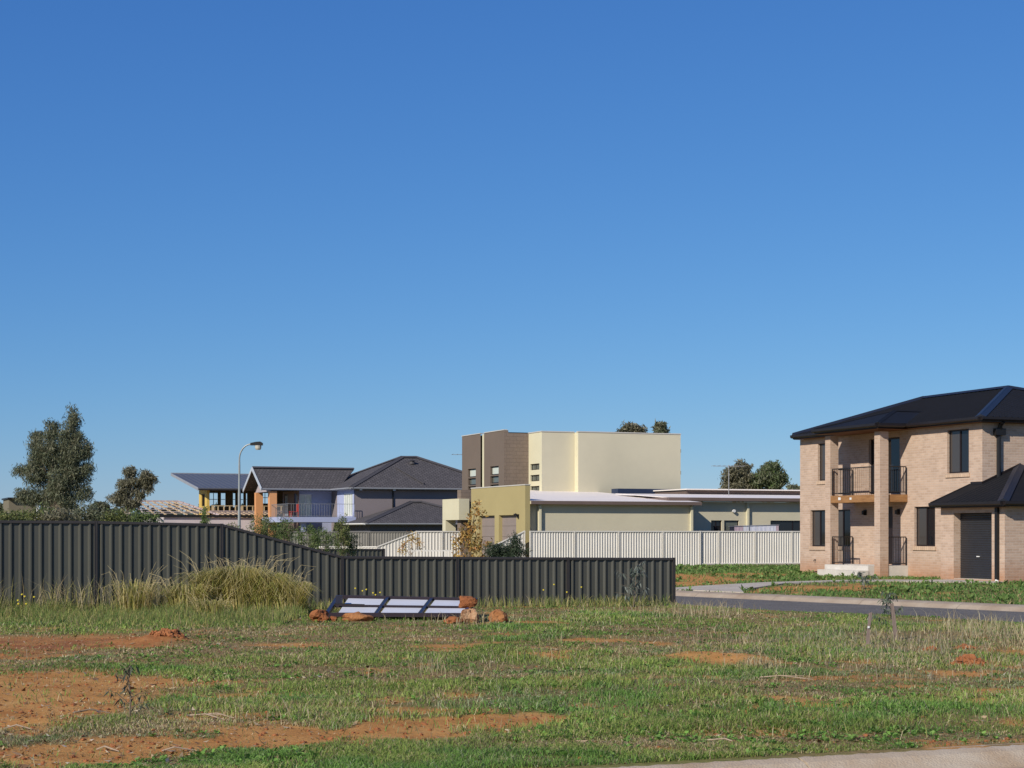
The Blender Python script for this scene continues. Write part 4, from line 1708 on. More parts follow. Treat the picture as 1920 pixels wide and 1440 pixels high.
# ------------------------------------------------------------------ street lamp
M_galv = mat('galvanised_steel', (0.36, 0.38, 0.37), (0.28, 0.30, 0.30), 2, .45, metal=.3)
lx = at(448.5, 108)
lamp = thing('street_lamp', (lx, 108, 0), 'tall grey street lamp with a curved arm above the dark fence', 'street lamp')
d = MB()
pts = [(lx, 108, -.1), (lx, 108, 1.5), (lx + .01, 108, 5.9)]
for a in range(0, 91, 15):
    pts.append((lx + .01 + .75 * (1 - math.cos(R(a))), 108, 6.25 + .95 * math.sin(R(a))))
pts.append((lx + .95, 108, 7.22))
d.tube(pts, [.1, .1, .06] + [.05] * 8, 10)
d.build('pole', M_galv, lamp, True)
d = MB()
hx = lx + .72
d.prism([(hx, 107.86, 7.12), (hx, 107.86, 7.27), (hx + .35, 107.86, 7.34), (hx + .62, 107.86, 7.36), (hx + .77, 107.86, 7.27), (hx + .77, 107.86, 7.12)], (0, .28, 0))
d.build('lamp_head', M_black, lamp)
d = MB()
d.tube([(hx + .48, 108, 6.84), (hx + .48, 108, 6.92), (hx + .48, 108, 7.115)], [.14, .19, .21], 12)
d.build('lamp_lens', glass_mat('lens', (.5, .47, .4), .25), lamp)

# ------------------------------------------------------------------ trees and shrubs


def leaf_mesh(name, centers, n_leaf, spread, size, ratio, cols, droop, par, seed, mat_=None, face_up=0.25, kind=None):
    """Many small leaf faces scattered about the clump centres; tint varies per leaf."""
    g = np.random.default_rng(seed)
    c = np.asarray(centers, float)
    spread = np.asarray(spread, float)
    idx = g.integers(0, len(c), n_leaf)
    off = g.normal(0, 1, (n_leaf, 3))
    off /= np.maximum(1, np.linalg.norm(off, axis=1, keepdims=True) / 1.9)
    p = c[idx] + off * spread
    a = g.normal(0, 1, (n_leaf, 3))
    a[:, 2] -= droop
    a /= np.linalg.norm(a, axis=1, keepdims=True)
    r = g.normal(0, 1, (n_leaf, 3))
    r[:, 2] += face_up
    b = np.cross(a, r)
    b /= np.linalg.norm(b, axis=1, keepdims=True) + 1e-9
    s = size * g.uniform(.6, 1.4, (n_leaf, 1))
    v = np.stack([p - a * s, p + b * s * ratio * .9 - a * s * .1, p + a * s, p - b * s * ratio * .9 - a * s * .1], 1).reshape(-1, 3)
    cols = np.asarray(cols, float)
    tone = cols[g.integers(0, len(cols), len(c))]
    t = tone[idx] * .6 + cols[g.integers(0, len(cols), n_leaf)] * .4
    t = t * g.uniform(.75, 1.25, (n_leaf, 1))
    t = np.repeat(t, 4, 0)
    i = np.arange(n_leaf * 4)
    o = np_mesh(name, v, i, np.arange(n_leaf) * 4, np.full(n_leaf, 4), t, mat_ or M_leaf, par)
    if kind:
        o['kind'] = kind
    return o


def tree(name, label, loc, lobes, n_leaf, size, cols, droop=.6, trunk_h=1.5, trunk_r=.15, ratio=.28, seed=1, sub=10, group=None, cat='tree', bark=None, sub_spread=.34, fill=.9):
    """lobes: (dx, dy, z, rx, ry, rz) foliage masses; trunk with limbs into each."""
    g = np.random.default_rng(seed)
    root = thing(name, loc, label, cat, group)
    L = Vector(loc)
    cen, spr, w = [], [], []
    for (dx, dy, z, rx, ry, rz) in lobes:
        for _ in range(sub):
            d = g.normal(0, 1, 3)
            d /= np.linalg.norm(d)
            rad = fill * g.uniform(.35, 1.0) ** .6
            cen.append((L.x + dx + d[0] * rx * rad, L.y + dy + d[1] * ry * rad, L.z + z + d[2] * rz * rad))
            spr.append((rx * sub_spread, ry * sub_spread, rz * sub_spread))
    spr = np.array(spr)
    ob = None
    # per-centre spread through repeated centres
    c = np.array(cen)
    gg = np.random.default_rng(seed + 5)
    vol = (spr[:, 0] * spr[:, 2])
    reps = np.maximum(1, np.round(vol / vol.mean() * 12)).astype(int)
    ci = np.repeat(np.arange(len(c)), reps)
    jit = gg.normal(0, .55, (len(ci), 3)) * spr[ci]
    leaf_mesh('crown', c[ci] + jit, n_leaf, spr.mean(0) * .8, size, ratio, cols, droop, root, seed + 9)
    d = MB()
    tops_ = sorted(range(len(lobes)), key=lambda i: -lobes[i][3] * lobes[i][5])[:7]
    d.tube([L - Z * .2, L + Vector((.03, 0, trunk_h * .5)), L + Vector((0, 0, trunk_h))], [trunk_r * 1.25, trunk_r, trunk_r * .85], 8)
    for i in tops_:
        dx, dy, z, rx, ry, rz = lobes[i]
        e = L + Vector((dx, dy, z + rz * .3))
        st = L + Vector((0, 0, min(trunk_h * .9, max(z - rz, trunk_h * .5))))
        mid = st.lerp(e, .5) + Vector((dx * .12, dy * .12, -.05 * abs(dx)))
        d.tube([st, mid, e], [trunk_r * .55, trunk_r * .35, trunk_r * .1], 6)
        for j in range(3):
            q = cen[i * sub + j]
            d.tube([mid, Vector(q)], [trunk_r * .2, trunk_r * .05], 5)
    d.build('trunk', bark or M_bark, root, True)
    return root


EUC = [(0.145, 0.165, 0.095), (0.18, 0.18, 0.105), (0.115, 0.14, 0.08), (0.22, 0.205, 0.135), (0.155, 0.175, 0.11)]
EUC2 = [(0.21, 0.195, 0.12), (0.17, 0.16, 0.10), (0.25, 0.225, 0.15), (0.145, 0.145, 0.09)]
GRN = [(0.11, 0.165, 0.05), (0.15, 0.20, 0.065), (0.085, 0.13, 0.045), (0.18, 0.22, 0.08)]
YEL = [(0.17, 0.19, 0.065), (0.125, 0.165, 0.05), (0.22, 0.21, 0.085), (0.10, 0.135, 0.045)]

Yb = 100
sc = Yb / 3200


def lobe(px, v, rx, rz, Y, bx, dy=0):
    s = Y / 3200
    return ((px - bx) * s, dy, EYE + (998 - v) * s, rx * s, rx * s * .9, rz * s)


big = [lobe(136, 790, 13, 22, Yb, 100), lobe(135, 822, 22, 22, Yb, 100), lobe(97, 808, 14, 18, Yb, 100), lobe(88, 840, 28, 26, Yb, 100), lobe(140, 852, 26, 24, Yb, 100), lobe(112, 870, 34, 26, Yb, 100),
       lobe(66, 862, 16, 20, Yb, 100), lobe(62, 888, 24, 18, Yb, 100), lobe(100, 905, 36, 24, Yb, 100), lobe(140, 892, 26, 22, Yb, 100), lobe(40, 884, 13, 8, Yb, 100), lobe(165, 838, 8, 8, Yb, 100), lobe(163, 880, 11, 12, Yb, 100),
       lobe(50, 925, 18, 14, Yb, 100), lobe(80, 935, 26, 18, Yb, 100), lobe(120, 935, 28, 20, Yb, 100), lobe(155, 925, 16, 14, Yb, 100), lobe(68, 822, 10, 12, Yb, 100)]
tree('tall_eucalyptus', 'tall dense grey green tree with two pointed tops at the left', (at(100, Yb), Yb, 0), big, 46000, .105, EUC, 1.2, 2.6, .26, .2, 3, 16)
Yg = 130
gum = [lobe(245, 884, 14, 9, Yg, 238), lobe(268, 893, 15, 11, Yg, 238), lobe(285, 900, 9, 10, Yg, 238), lobe(250, 906, 20, 12, Yg, 238), lobe(228, 908, 10, 9, Yg, 238), lobe(238, 925, 18, 11, Yg, 238), lobe(220, 938, 18, 12, Yg, 238), lobe(245, 945, 16, 12, Yg, 238),
       lobe(275, 915, 9, 14, Yg, 238), lobe(262, 930, 10, 8, Yg, 238)]
tree('spreading_gum', 'open crowned gum tree with pale limbs beside the unfinished house', (at(238, Yg), Yg, 0), gum, 10500, .13, EUC2, .8, 3.2, .22, .26, 8, 14, bark=M_palebark)
Yr = 150
rt = [lobe(1378, 890, 18, 14, Yr, 1400), lobe(1372, 908, 22, 16, Yr, 1400), lobe(1390, 878, 14, 10, Yr, 1400), lobe(1400, 905, 20, 16, Yr, 1400)]
tree('bronze_gum', 'bronze green tree beyond the low wing, left of the greener one', (at(1380, Yr), Yr, 0), [((a[0] + at(1400, Yr) - at(1380, Yr)),) + a[1:] for a in rt], 8500, .17, EUC2, .5, 2.5, .25, .28, 13, 12)
rt = [lobe(1440, 885, 22, 14, Yr, 1440), lobe(1455, 900, 20, 18, Yr, 1440), lobe(1425, 902, 22, 18, Yr, 1440), lobe(1446, 876, 12, 8, Yr, 1440)]
tree('green_tree', 'rounded mid green tree beyond the low wing, next to the brick house', (at(1440, Yr), Yr, 0), rt, 11000, .16, EUC[:2] + GRN[:1], .4, 2.5, .25, .3, 14, 14)
Yt = 190
tree('distant_treetop', 'wider brownish treetop showing over the tall cream block', (at(1187, Yt), Yt, 0), [lobe(1187, 803, 20, 9, Yt, 1187), lobe(1175, 810, 14, 8, Yt, 1187), lobe(1197, 808, 12, 9, Yt, 1187), lobe(1185, 830, 20, 16, Yt, 1187)], 4500, .26, EUC2, .4, 9, .3, .3, 21, 12, group='treetops over the cream block')
tree('distant_treetop', 'narrow greener treetop showing over the right end of the cream block', (at(1237, Yt), Yt, 0), [lobe(1237, 802, 11, 9, Yt, 1237), lobe(1240, 812, 11, 10, Yt, 1237), lobe(1232, 830, 14, 16, Yt, 1237)], 3500, .26, EUC, .4, 9, .3, .3, 22, 12, group='treetops over the cream block')
tree('distant_tree', 'small dark tree on the skyline right against the brick house wall', (at(1487, 200), 200, 0), [lobe(1486, 915, 9, 5, 200, 1487), lobe(1496, 917, 8, 5, 200, 1487), lobe(1490, 930, 16, 12, 200, 1487)], 2000, .3, EUC, .3, 3, .2, .3, 23, 10)
tree('distant_tree', 'dark rounded tree on the skyline at the left edge of the picture', (at(8, 160), 160, 0), [lobe(6, 962, 14, 14, 160, 8), lobe(14, 955, 9, 8, 160, 8), lobe(0, 968, 14, 12, 160, 8)], 3000, .24, EUC, .3, 2, .2, .3, 24, 10)
tree('distant_tree', 'low dark tree between the tall left tree and the spreading gum', (at(182, 150), 150, 0), [lobe(176, 955, 12, 10, 150, 182), lobe(192, 958, 12, 14, 150, 182), lobe(184, 948, 7, 6, 150, 182)], 3000, .22, EUC, .3, 2, .2, .3, 25, 10)

# skyline of woodland far beyond the houses
gw = np.random.default_rng(4)
wc = np.stack([gw.uniform(-420, 420, 2600), gw.uniform(620, 760, 2600), gw.uniform(0, 1, 2600) ** .7 * 8.5], 1)
wood = leaf_mesh('distant_woodland', wc, 26000, (5, 5, 2.4), 1.6, .7, [(0.06, 0.075, 0.05), (0.075, 0.09, 0.06), (0.05, 0.065, 0.05)], .2, None, 40)
tag(wood, 'dark line of woodland on the horizon behind all the houses', 'woodland', kind='stuff')

# shrubs behind the dark fence, left
shr = [('leafy green shrub behind the fence at the left edge', 20, 970, 26, 12, YEL, 70), ('yellow green shrub below the tall left tree', 72, 964, 34, 15, YEL, 72), ('brownish shrub behind the fence right of the yellow green one', 112, 966, 28, 14, EUC2, 71),
       ('grey green bushy shrub behind the fence under the right side of the tall tree', 160, 962, 24, 17, EUC, 73), ('olive shrub behind the fence at the foot of the spreading gum', 215, 968, 26, 14, YEL, 75), ('dark green shrub beside the roof frame of the unfinished house', 268, 970, 24, 13, GRN, 77)]
for i, (lb, px, v, rx, rz, cl, Y) in enumerate(shr):
    tree('garden_shrub', lb, (at(px, Y), Y, 0), [lobe(px, v, rx, rz, Y, px), lobe(px - rx * .6, v + 8, rx * .7, rz * .8, Y, px), lobe(px + rx * .6, v + 7, rx * .7, rz * .8, Y, px), lobe(px, v + 20, rx, rz, Y, px)], 1700, .07, cl, .0, .6, .04, .35, 60 + i, 16, group='shrubs behind the dark fence', cat='shrub')
shr = [('feathery bush behind the sloping fence, left of the lamp post foot', 432, 998, 22, 14, YEL, 48), ('tall reddish green bush between the lamp post and the orange pillar', 492, 988, 24, 18, YEL, 47), ('green bush directly under the left orange pillar', 528, 988, 18, 16, GRN, 48.5),
       ('bush of fine leaves under the lilac balcony', 577, 1003, 18, 16, GRN, 50), ('dark leafy bush beside the fine leaved one below the balcony', 605, 1008, 18, 15, GRN, 51), ('upright narrow bush at the right end of the lilac balcony', 640, 992, 12, 22, YEL, 52), ('spreading low bush beside the narrow upright one', 652, 1014, 16, 11, GRN, 52.5)]
for i, (lb, px, v, rx, rz, cl, Y) in enumerate(shr):
    tree('garden_bush', lb, (at(px, Y), Y, 0), [lobe(px, v, rx, rz, Y, px), lobe(px - rx * .7, v + 12, rx * .6, rz * .8, Y, px), lobe(px + rx * .7, v + 10, rx * .6, rz * .8, Y, px), lobe(px, v - rz * .5, rx * .3, rz * .6, Y, px), lobe(px + 6, v - rz * .2, rx * .3, rz * .6, Y, px), lobe(px, v + 28, rx, rz, Y, px)], 1700, .045, cl, -.5, .6, .025, .22, 80 + i, 18, group='bushes behind the sloping fence', cat='bush', fill=1.25, sub_spread=.26)
tree('sapling_tuft', 'thin sapling tip sticking up in front of the white walls', (at(385, 45), 45, 0), [lobe(383, 962, 7, 10, 45, 385), lobe(386, 978, 9, 9, 45, 385)], 420, .05, GRN, -.2, 1.8, .015, .2, 95, 8, cat='sapling')
# autumn tree and rosemary bush
AUT = [(0.42, 0.21, 0.05), (0.50, 0.32, 0.08), (0.33, 0.14, 0.045), (0.55, 0.40, 0.14), (0.22, 0.19, 0.05)]
Ya = 62
tree('autumn_tree', 'young tree with orange and yellow autumn leaves in front of the brown pier', (at(878, Ya), Ya, 0),
     [lobe(893, 952, 9, 12, Ya, 878), lobe(905, 962, 7, 10, Ya, 878), lobe(888, 980, 14, 16, Ya, 878), lobe(876, 992, 12, 15, Ya, 878), lobe(884, 1012, 20, 18, Ya, 878), lobe(862, 1022, 20, 14, Ya, 878), lobe(905, 1020, 18, 16, Ya, 878), lobe(880, 1040, 28, 16, Ya, 878)],
     1300, .062, AUT, .5, 1.4, .035, .45, 101, 16, fill=1.2, sub_spread=.26)
tree('dark_bush', 'dark green bush behind the low fence, right of the autumn tree', (at(945, 58), 58, 0),
     [lobe(925, 1032, 16, 14, 58, 945), lobe(948, 1030, 20, 14, 58, 945), lobe(972, 1030, 16, 14, 58, 945), lobe(950, 1045, 30, 14, 58, 945), lobe(965, 1012, 8, 12, 58, 945)], 6000, .055, [(0.035, 0.06, 0.03), (0.05, 0.075, 0.04), (0.07, 0.09, 0.055)], -.4, .5, .04, .2, 102, 14, cat='bush')
tree('bare_shrub', 'thin half bare shrub with ochre leaves in front of the sloping cream fence', (at(770, 66), 66, 0), [lobe(770, 1010, 9, 14, 66, 770), lobe(786, 1020, 9, 14, 66, 770), lobe(760, 1030, 14, 10, 66, 770)], 260, .055, AUT, .2, .8, .015, .45, 103, 8, cat='shrub')

# ------------------------------------------------------------------ grass, weeds, litter


def blades(name, x, y, h, w, lean, col, bend=.5, seed=0, dirn=None):
    g = np.random.default_rng(seed)
    n = len(x)
    z = terrain(x, y) - .004
    a = g.uniform(0, 2 * np.pi, n)
    la = g.uniform(0, 2 * np.pi, n) if dirn is None else dirn
    s = np.stack([np.cos(a), np.sin(a), np.zeros(n)], 1) * (w * .5)[:, None]
    l = np.stack([np.cos(la), np.sin(la), np.zeros(n)], 1) * (lean * h)[:, None]
    b = np.stack([x, y, z], 1)
    up = np.zeros((n, 3))
    up[:, 2] = h
    mid = b + l * .35 + up * .6
    tip = b + l + up * (1 - bend * np.clip(lean, 0, 1) * .55)[:, None]
    v = np.stack([b - s, b + s, mid + s * .8, mid - s * .8, tip], 1).reshape(-1, 3)
    i = np.arange(n)[:, None] * 5
    f = np.concatenate([i + 0, i + 1, i + 2, i + 3, i + 3, i + 2, i + 4], 1).ravel()
    st = np.stack([np.arange(n) * 7, np.arange(n) * 7 + 4], 1).ravel()
    to = np.tile([4, 3], n)
    t = np.repeat(col, 5, 0)
    return np_mesh(name, v, f, st, to, t, M_blade)


def sample(n, x0, x1, y0, y1, seed, power=2.2):
    """Points on the lot, thinning with distance so nearer ground has more blades."""
    g = np.random.default_rng(seed)
    u = g.uniform(0, 1, n)
    k = power - 1
    y = ((y0 ** -k) + u * (y1 ** -k - y0 ** -k)) ** (-1 / k)
    half = .36 * y + 1.0
    x = g.uniform(-1, 1, n) * half
    ok = (x > x0) & (x < x1) & (y > kerb_y(x) + .09) & (road_n(x, y) < 25.9)
    return x[ok], y[ok]


def cover_colors(x, y, g):
    n = len(x)
    l = lush(x, y)
    dry = sstep(.42, .62, fbm(x, y, 1.3, 91, 4)) * (1 - .7 * l)
    dry = np.maximum(dry, .55 * np.exp(-(((x - 5.3) / 1.6) ** 2 + ((y - 23.5) / 3.0) ** 2)))
    gr = np.array([[.20, .28, .055], [.24, .315, .072], [.165, .245, .05], [.29, .33, .095]])[g.integers(0, 4, n)]
    br = np.array([[.46, .37, .20], [.38, .29, .15], [.52, .44, .27], [.31, .22, .11]])[g.integers(0, 4, n)]
    isdry = g.uniform(0, 1, n) < (.15 + .60 * dry)
    c = np.where(isdry[:, None], br, gr * (0.85 + .3 * l[:, None]))
    tone = .70 + .6 * fbm(x, y, 1.6, 231, 4)
    cl2 = sstep(.52, .62, fbm(x, y, 1.1, 241, 4))[:, None]
    c = c * tone[:, None] * (1 - .35 * cl2 * np.array([1, .35, .6]))
    return c * g.uniform(.75, 1.25, (n, 1)), l, dry


x, y = sample(1000000, -13, 13, 11.4, 39.5, 201, 2.1)
g = np.random.default_rng(202)
keep = g.uniform(0, 1, len(x)) < (1 - bare(x, y)) * (.16 + .84 * sstep(.40, .58, fbm(x, y, .7, 61, 5))) * (.55 + .45 * lush(x, y)) + .012
x, y = x[keep], y[keep]
c, l, dry = cover_colors(x, y, g)
h = (1 - .3 * (y < 13.8)) * (.82 - .4 * sstep(23.5, 25.0, road_n(x, y)) * (x > 3.7)) * .028 * g.uniform(.5, 1.7, len(x)) * (1 + 1.1 * l) * (1 + .6 * fbm(x, y, .5, 71, 3))
blades('grass', x, y, h, np.full(len(x), .0068) * g.uniform(.6, 1.5, len(x)) * (y / 16).clip(.8, 2.2), g.uniform(.2, 1.3, len(x)), c, seed=203)
tag(bpy.data.objects['grass'], 'short patchy green and tan grass over the empty lot', 'grass', kind='stuff')

# flattened dead thatch between the living blades
x, y = sample(150000, -13, 13, 11.4, 39, 210, 2.1)
g = np.random.default_rng(211)
keep = g.uniform(0, 1, len(x)) < (1 - .93 * bare(x, y)) * (.35 + .65 * sstep(.40, .56, fbm(x, y, 1.0, 66, 4)))
x, y = x[keep], y[keep]
c = np.array([[.42, .33, .18], [.33, .24, .12], [.52, .43, .27], [.25, .175, .085], [.38, .26, .14]])[g.integers(0, 5, len(x))] * g.uniform(.75, 1.2, (len(x), 1))
blades('dead_thatch', x, y, .016 * g.uniform(.5, 1.6, len(x)), .011 * g.uniform(.5, 1.4, len(x)) * (y / 16).clip(.8, 2.2), g.uniform(1.5, 4.5, len(x)), c, bend=.9, seed=212)
tag(bpy.data.objects['dead_thatch'], 'flattened dead grass and straw lying between the green patches', 'grass', kind='stuff')

# broad-leaved weeds: rosettes of oval leaves


def rosettes(name, x, y, size, col, leaves, seed, label, rise=.5):
    g = np.random.default_rng(seed)
    n = len(x)
    X = np.repeat(x, leaves)
    Yy = np.repeat(y, leaves)
    S_ = np.repeat(size, leaves) * g.uniform(.5, 1.2, n * leaves)
    z = np.repeat(terrain(x, y), leaves) + .004
    a = g.uniform(0, 2 * np.pi, n * leaves)
    el = g.uniform(.05, rise * 2, n * leaves)
    d = np.stack([np.cos(a) * np.cos(el), np.sin(a) * np.cos(el), np.sin(el)], 1)
    s = np.stack([-np.sin(a), np.cos(a), np.zeros(len(a))], 1) + g.normal(0, .25, (len(a), 3))
    b = np.stack([X, Yy, z], 1) + d * (S_ * .12)[:, None]
    m1 = b + d * (S_ * .55)[:, None]
    tip = b + d * (S_ * .95)[:, None] - np.array([0, 0, 1]) * (S_ * .18)[:, None]
    wd = (S_ * .26)[:, None]
    v = np.stack([b, m1 + s * wd, tip, m1 - s * wd], 1).reshape(-1, 3)
    N_ = len(a)
    t = np.repeat(np.repeat(col, leaves, 0) * g.uniform(.75, 1.3, (N_, 1)), 4, 0)
    o = np_mesh(name, v, np.arange(N_ * 4), np.arange(N_) * 4, np.full(N_, 4), t, M_leaf)
    return tag(o, label, 'weeds', kind='stuff')


g = np.random.default_rng(301)
x, y = sample(42000, -13, 13, 11.6, 39, 300, 1.9)
wf = sstep(.50, .66, fbm(x, y, .9, 111, 4)) * (1 - bare(x, y)) * (.35 + .65 * lush(x, y))
k = g.uniform(0, 1, len(x)) < wf
x, y = x[k], y[k]
cols = np.array([[.16, .30, .055], [.20, .33, .075], [.13, .25, .05]])[g.integers(0, 3, len(x))]
rosettes('weeds', x, y, g.uniform(.03, .062, len(x)), cols, 8, 302, 'bright green broad leaved weeds in clumps over the lot')

# longer growth: along the dark fence at left, dry stalks at right, wisps
g = np.random.default_rng(311)
xs_, ys_, hs_, cs_, ls_ = [], [], [], [], []


def add(n, fx, fy, h, cols, lean):
    xs_.append(fx)
    ys_.append(fy)
    hs_.append(h)
    cs_.append(np.asarray(cols)[g.integers(0, len(cols), n)] * g.uniform(.75, 1.25, (n, 1)))
    ls_.append(lean)


GR3 = [(.14, .21, .05), (.18, .25, .065), (.23, .26, .08)]
DRY3 = [(.50, .42, .24), (.40, .31, .17), (.56, .48, .3), (.32, .25, .13)]
OLV = [(.34, .32, .10), (.42, .37, .13), (.26, .28, .08)]
n = 26000
fx = g.uniform(-12.5, -4.0, n)
fy = 28.6 + 5.5 * g.uniform(0, 1, n) ** .8
fy = np.minimum(fy, 34.35 + .3237 * (fx + 8.41))
kk = fbm(fx, fy, .7, 17, 3)
add(n, fx, fy, (.05 + .27 * sstep(28.4, 31.5, fy)) * (.15 + 1.5 * kk ** 1.5) * g.uniform(.5, 1.25, n), GR3 + GR3 + OLV + DRY3[1:2], g.uniform(.1, .8, n))
n = 5000
fx = g.uniform(-12.5, 3.5, n)
fy = 34.5 + .3237 * (fx + 8.41) - g.uniform(.1, 1.0, n) ** 1.5
add(n, fx, fy, g.uniform(.08, .32, n), GR3 + DRY3[:1] + OLV, g.uniform(.1, .7, n))
n = 700
fx = g.uniform(-12.5, -5.5, n)
fx = np.where(g.uniform(0, 1, n) < .6, np.choose(g.integers(0, 5, n), [-10.3, -9.2, -8.6, -7.8, -6.9]) + g.normal(0, .22, n), fx)
fy = 34.2 + .3237 * (fx + 8.41) - g.uniform(.0, .6, n)
add(n, fx, fy, g.uniform(.45, .95, n), DRY3 + OLV, g.uniform(.15, .9, n))
n = 5200
fx = g.normal(5.4, 1.5, n)
fy = g.normal(24.2, 2.6, n)
add(n, fx, fy, g.uniform(.05, .22, n) * g.uniform(.5, 1, n), DRY3 + [(.30, .27, .2), (.26, .24, .17), (.2, .22, .1)], g.uniform(.1, .8, n))
n = 700
fx = g.normal(7.6, .5, n)
fy = g.normal(26.5, 1.6, n)
add(n, fx, fy, g.uniform(.12, .42, n), DRY3, g.uniform(.2, .9, n))
n = 260
fx = g.normal(4.6, .5, n) - .9
fy = g.normal(33.5, .8, n)
add(n, fx, fy, g.uniform(.15, .4, n), DRY3, g.uniform(.1, .6, n))
for (cx, cy, r, nn, hh) in ((2.9, 20.4, .16, 220, .22), (-.75, 19.9, .3, 60, .32), (-1.2, 18.6, .4, 50, .25), (3.6, 18.8, .6, 120, .15), (-1.9, 14.6, .08, 14, .4), (-2.4, 15.0, .1, 10, .5), (.6, 21.0, .4, 60, .3), (-.3, 31, 1.0, 300, .25)):
    add(nn, g.normal(cx, r, nn), g.normal(cy, r, nn), g.uniform(.3, 1, nn) * hh, DRY3, g.uniform(.1, .8, nn))
n = 1500
fx = g.uniform(-9, 9, n)
fy = g.uniform(13, 36, n)
add(n, fx, fy, g.uniform(.06, .2, n), DRY3 + OLV, g.uniform(.1, .9, n))
X_, Y_, H_, C_, L_ = map(np.concatenate, (xs_, ys_, hs_, cs_, ls_))
ok = (road_n(X_, Y_) < 25.9) & (Y_ > kerb_y(X_) + .12)
ok &= g.uniform(0, 1, len(X_)) < (1 - .8 * bare(X_, Y_))
X_, Y_, H_, C_, L_ = X_[ok], Y_[ok], H_[ok], C_[ok], L_[ok]
H_ = H_ * (1 - .75 * sstep(23.5, 25.0, road_n(X_, Y_)) * (X_ > 3.7))
blades('tall_grass', X_, Y_, H_, (.004 + .003 * (Y_ / 20)) * g.uniform(.6, 1.3, len(X_)), L_, C_, seed=312)
tag(bpy.data.objects['tall_grass'], 'longer seeding grass along the dark fence and dry stalks at the right', 'grass', kind='stuff')

# big arching tussocks against the dark fence


M_straw = mat('straw', (0.55, 0.45, 0.24), (0.42, 0.34, 0.17), 6, .8)


def tussock(loc, n, h, seed, label):
    g = np.random.default_rng(seed)
    root = thing('grass_tussock', loc, label, 'grass tussock', 'tussocks against the dark fence')
    L = np.array(loc)
    a = g.uniform(0, 2 * np.pi, n)
    r0 = g.uniform(0, .35, n)
    b = L + np.stack([np.cos(a) * r0, np.sin(a) * r0 * .6, np.zeros(n)], 1)
    hh = h * (.3 + .8 * g.uniform(0, 1, n) ** .7)
    out = g.uniform(.05, .85, n) * hh
    dv = np.stack([np.cos(a + g.normal(0, .5, n)), np.sin(a + g.normal(0, .5, n)) * .7, np.zeros(n)], 1)
    s = np.stack([-dv[:, 1], dv[:, 0], np.zeros(n)], 1) * (.009 * g.uniform(.6, 1.3, n))[:, None]
    up = np.array([0, 0, 1.])
    P = [b]
    for k, (f, z_) in enumerate(((.18, .5), (.5, .85), (1.0, .8))):
        P.append(b + dv * (out * f)[:, None] + up * (hh * (z_ + (.2 - .55 * (out / hh) if k == 2 else 0)))[:, None])
    v = np.stack([P[0] - s, P[0] + s, P[1] + s, P[1] - s, P[2] + s * .8, P[2] - s * .8, P[3]], 1).reshape(-1, 3)
    i = np.arange(n)[:, None] * 7
    f = np.concatenate([i, i + 1, i + 2, i + 3, i + 3, i + 2, i + 4, i + 5, i + 5, i + 4, i + 6], 1).ravel()
    st = np.stack([np.arange(n) * 11, np.arange(n) * 11 + 4, np.arange(n) * 11 + 8], 1).ravel()
    to = np.tile([4, 4, 3], n)
    cl = np.array([(.48, .43, .13), (.58, .49, .19), (.36, .37, .10), (.66, .56, .28)])[g.integers(0, 4, n)] * g.uniform(.75, 1.2, (n, 1))
    np_mesh('foliage', v, f, st, to, np.repeat(cl, 7, 0), M_blade, root)['kind'] = 'stuff'
    d = MB()
    for i in range(int(24 + 18 * h)):
        a1 = g.uniform(0, 6.28)
        q = Vector(L) + Vector((math.cos(a1) * .25, math.sin(a1) * .15, 0))
        ln4 = h * g.uniform(.9, 1.45)
        o4 = Vector((math.cos(a1), math.sin(a1) * .6, 0)) * ln4 * g.uniform(.15, .7)
        d.tube([q, q + o4 * .25 + Z * ln4 * .5, q + o4 * .6 + Z * ln4 * .82, q + o4 + Z * ln4 * g.uniform(.75, .98)], [.004, .0035, .003, .002], 4, False)
    d.build('seed_stems', M_straw, root)['kind'] = 'stuff'


for i, (tx, ty, th, tn, lb) in enumerate(((-5.95, 33.6, .75, 900, 'low olive tussock at the left end of the tussock row'), (-5.45, 34.1, 1.05, 1500, 'tall straw coloured tussock left of the fence post where the fence starts to slope'),
                                         (-4.95, 34.0, 1.15, 1900, 'tallest straw coloured tussock, just right of the post where the fence starts to slope'), (-4.45, 34.0, 1.0, 1700, 'broad arching tussock below the middle of the sloping fence bay'),
                                         (-4.0, 33.9, .8, 1300, 'greener arching tussock near the leaning steel frame'), (-5.35, 32.9, .42, 420, 'small front tussock of dry grass before the tall ones'), (-7.05, 33.9, .85, 350, 'thin dry tussock standing alone left of the row'))):
    tx -= .42
    ty -= .2
    tussock((tx, ty, TZ(tx, ty)), int(tn * .9), th * .88, 400 + i, lb)

# growth on the house lot beyond the street
g = np.random.default_rng(321)
n = 90000
X_ = g.uniform(2.5, 22, n)
Y_ = g.uniform(34, 82, n)
rn = road_n(X_, Y_)
keep = (rn > 31.75) & (np.abs(X_) < .33 * Y_) & (g.uniform(0, 1, n) < (1 - .97 * bare(X_, Y_)) * (.5 + .5 * sstep(.35, .55, fbm(X_, Y_, 2.0, 141, 4))))


def in_house(x, y):
    rx, ry = x - 11.37, y - 67.36
    t = rx * .373 - ry * .928
    w = -rx * .928 - ry * .373
    return ((t > 0) & (t < 11.44) & (w < .02) & (w > -9.9)) | ((t > 10.9) & (t < 14.3) & (w < 1.35)) | ((t > 3.3) & (t < 7.3) & (w < 1.9) & (w > 0)) | ((t > 11.4) & (t < 13.9) & (w < 2.25) & (w > 0))


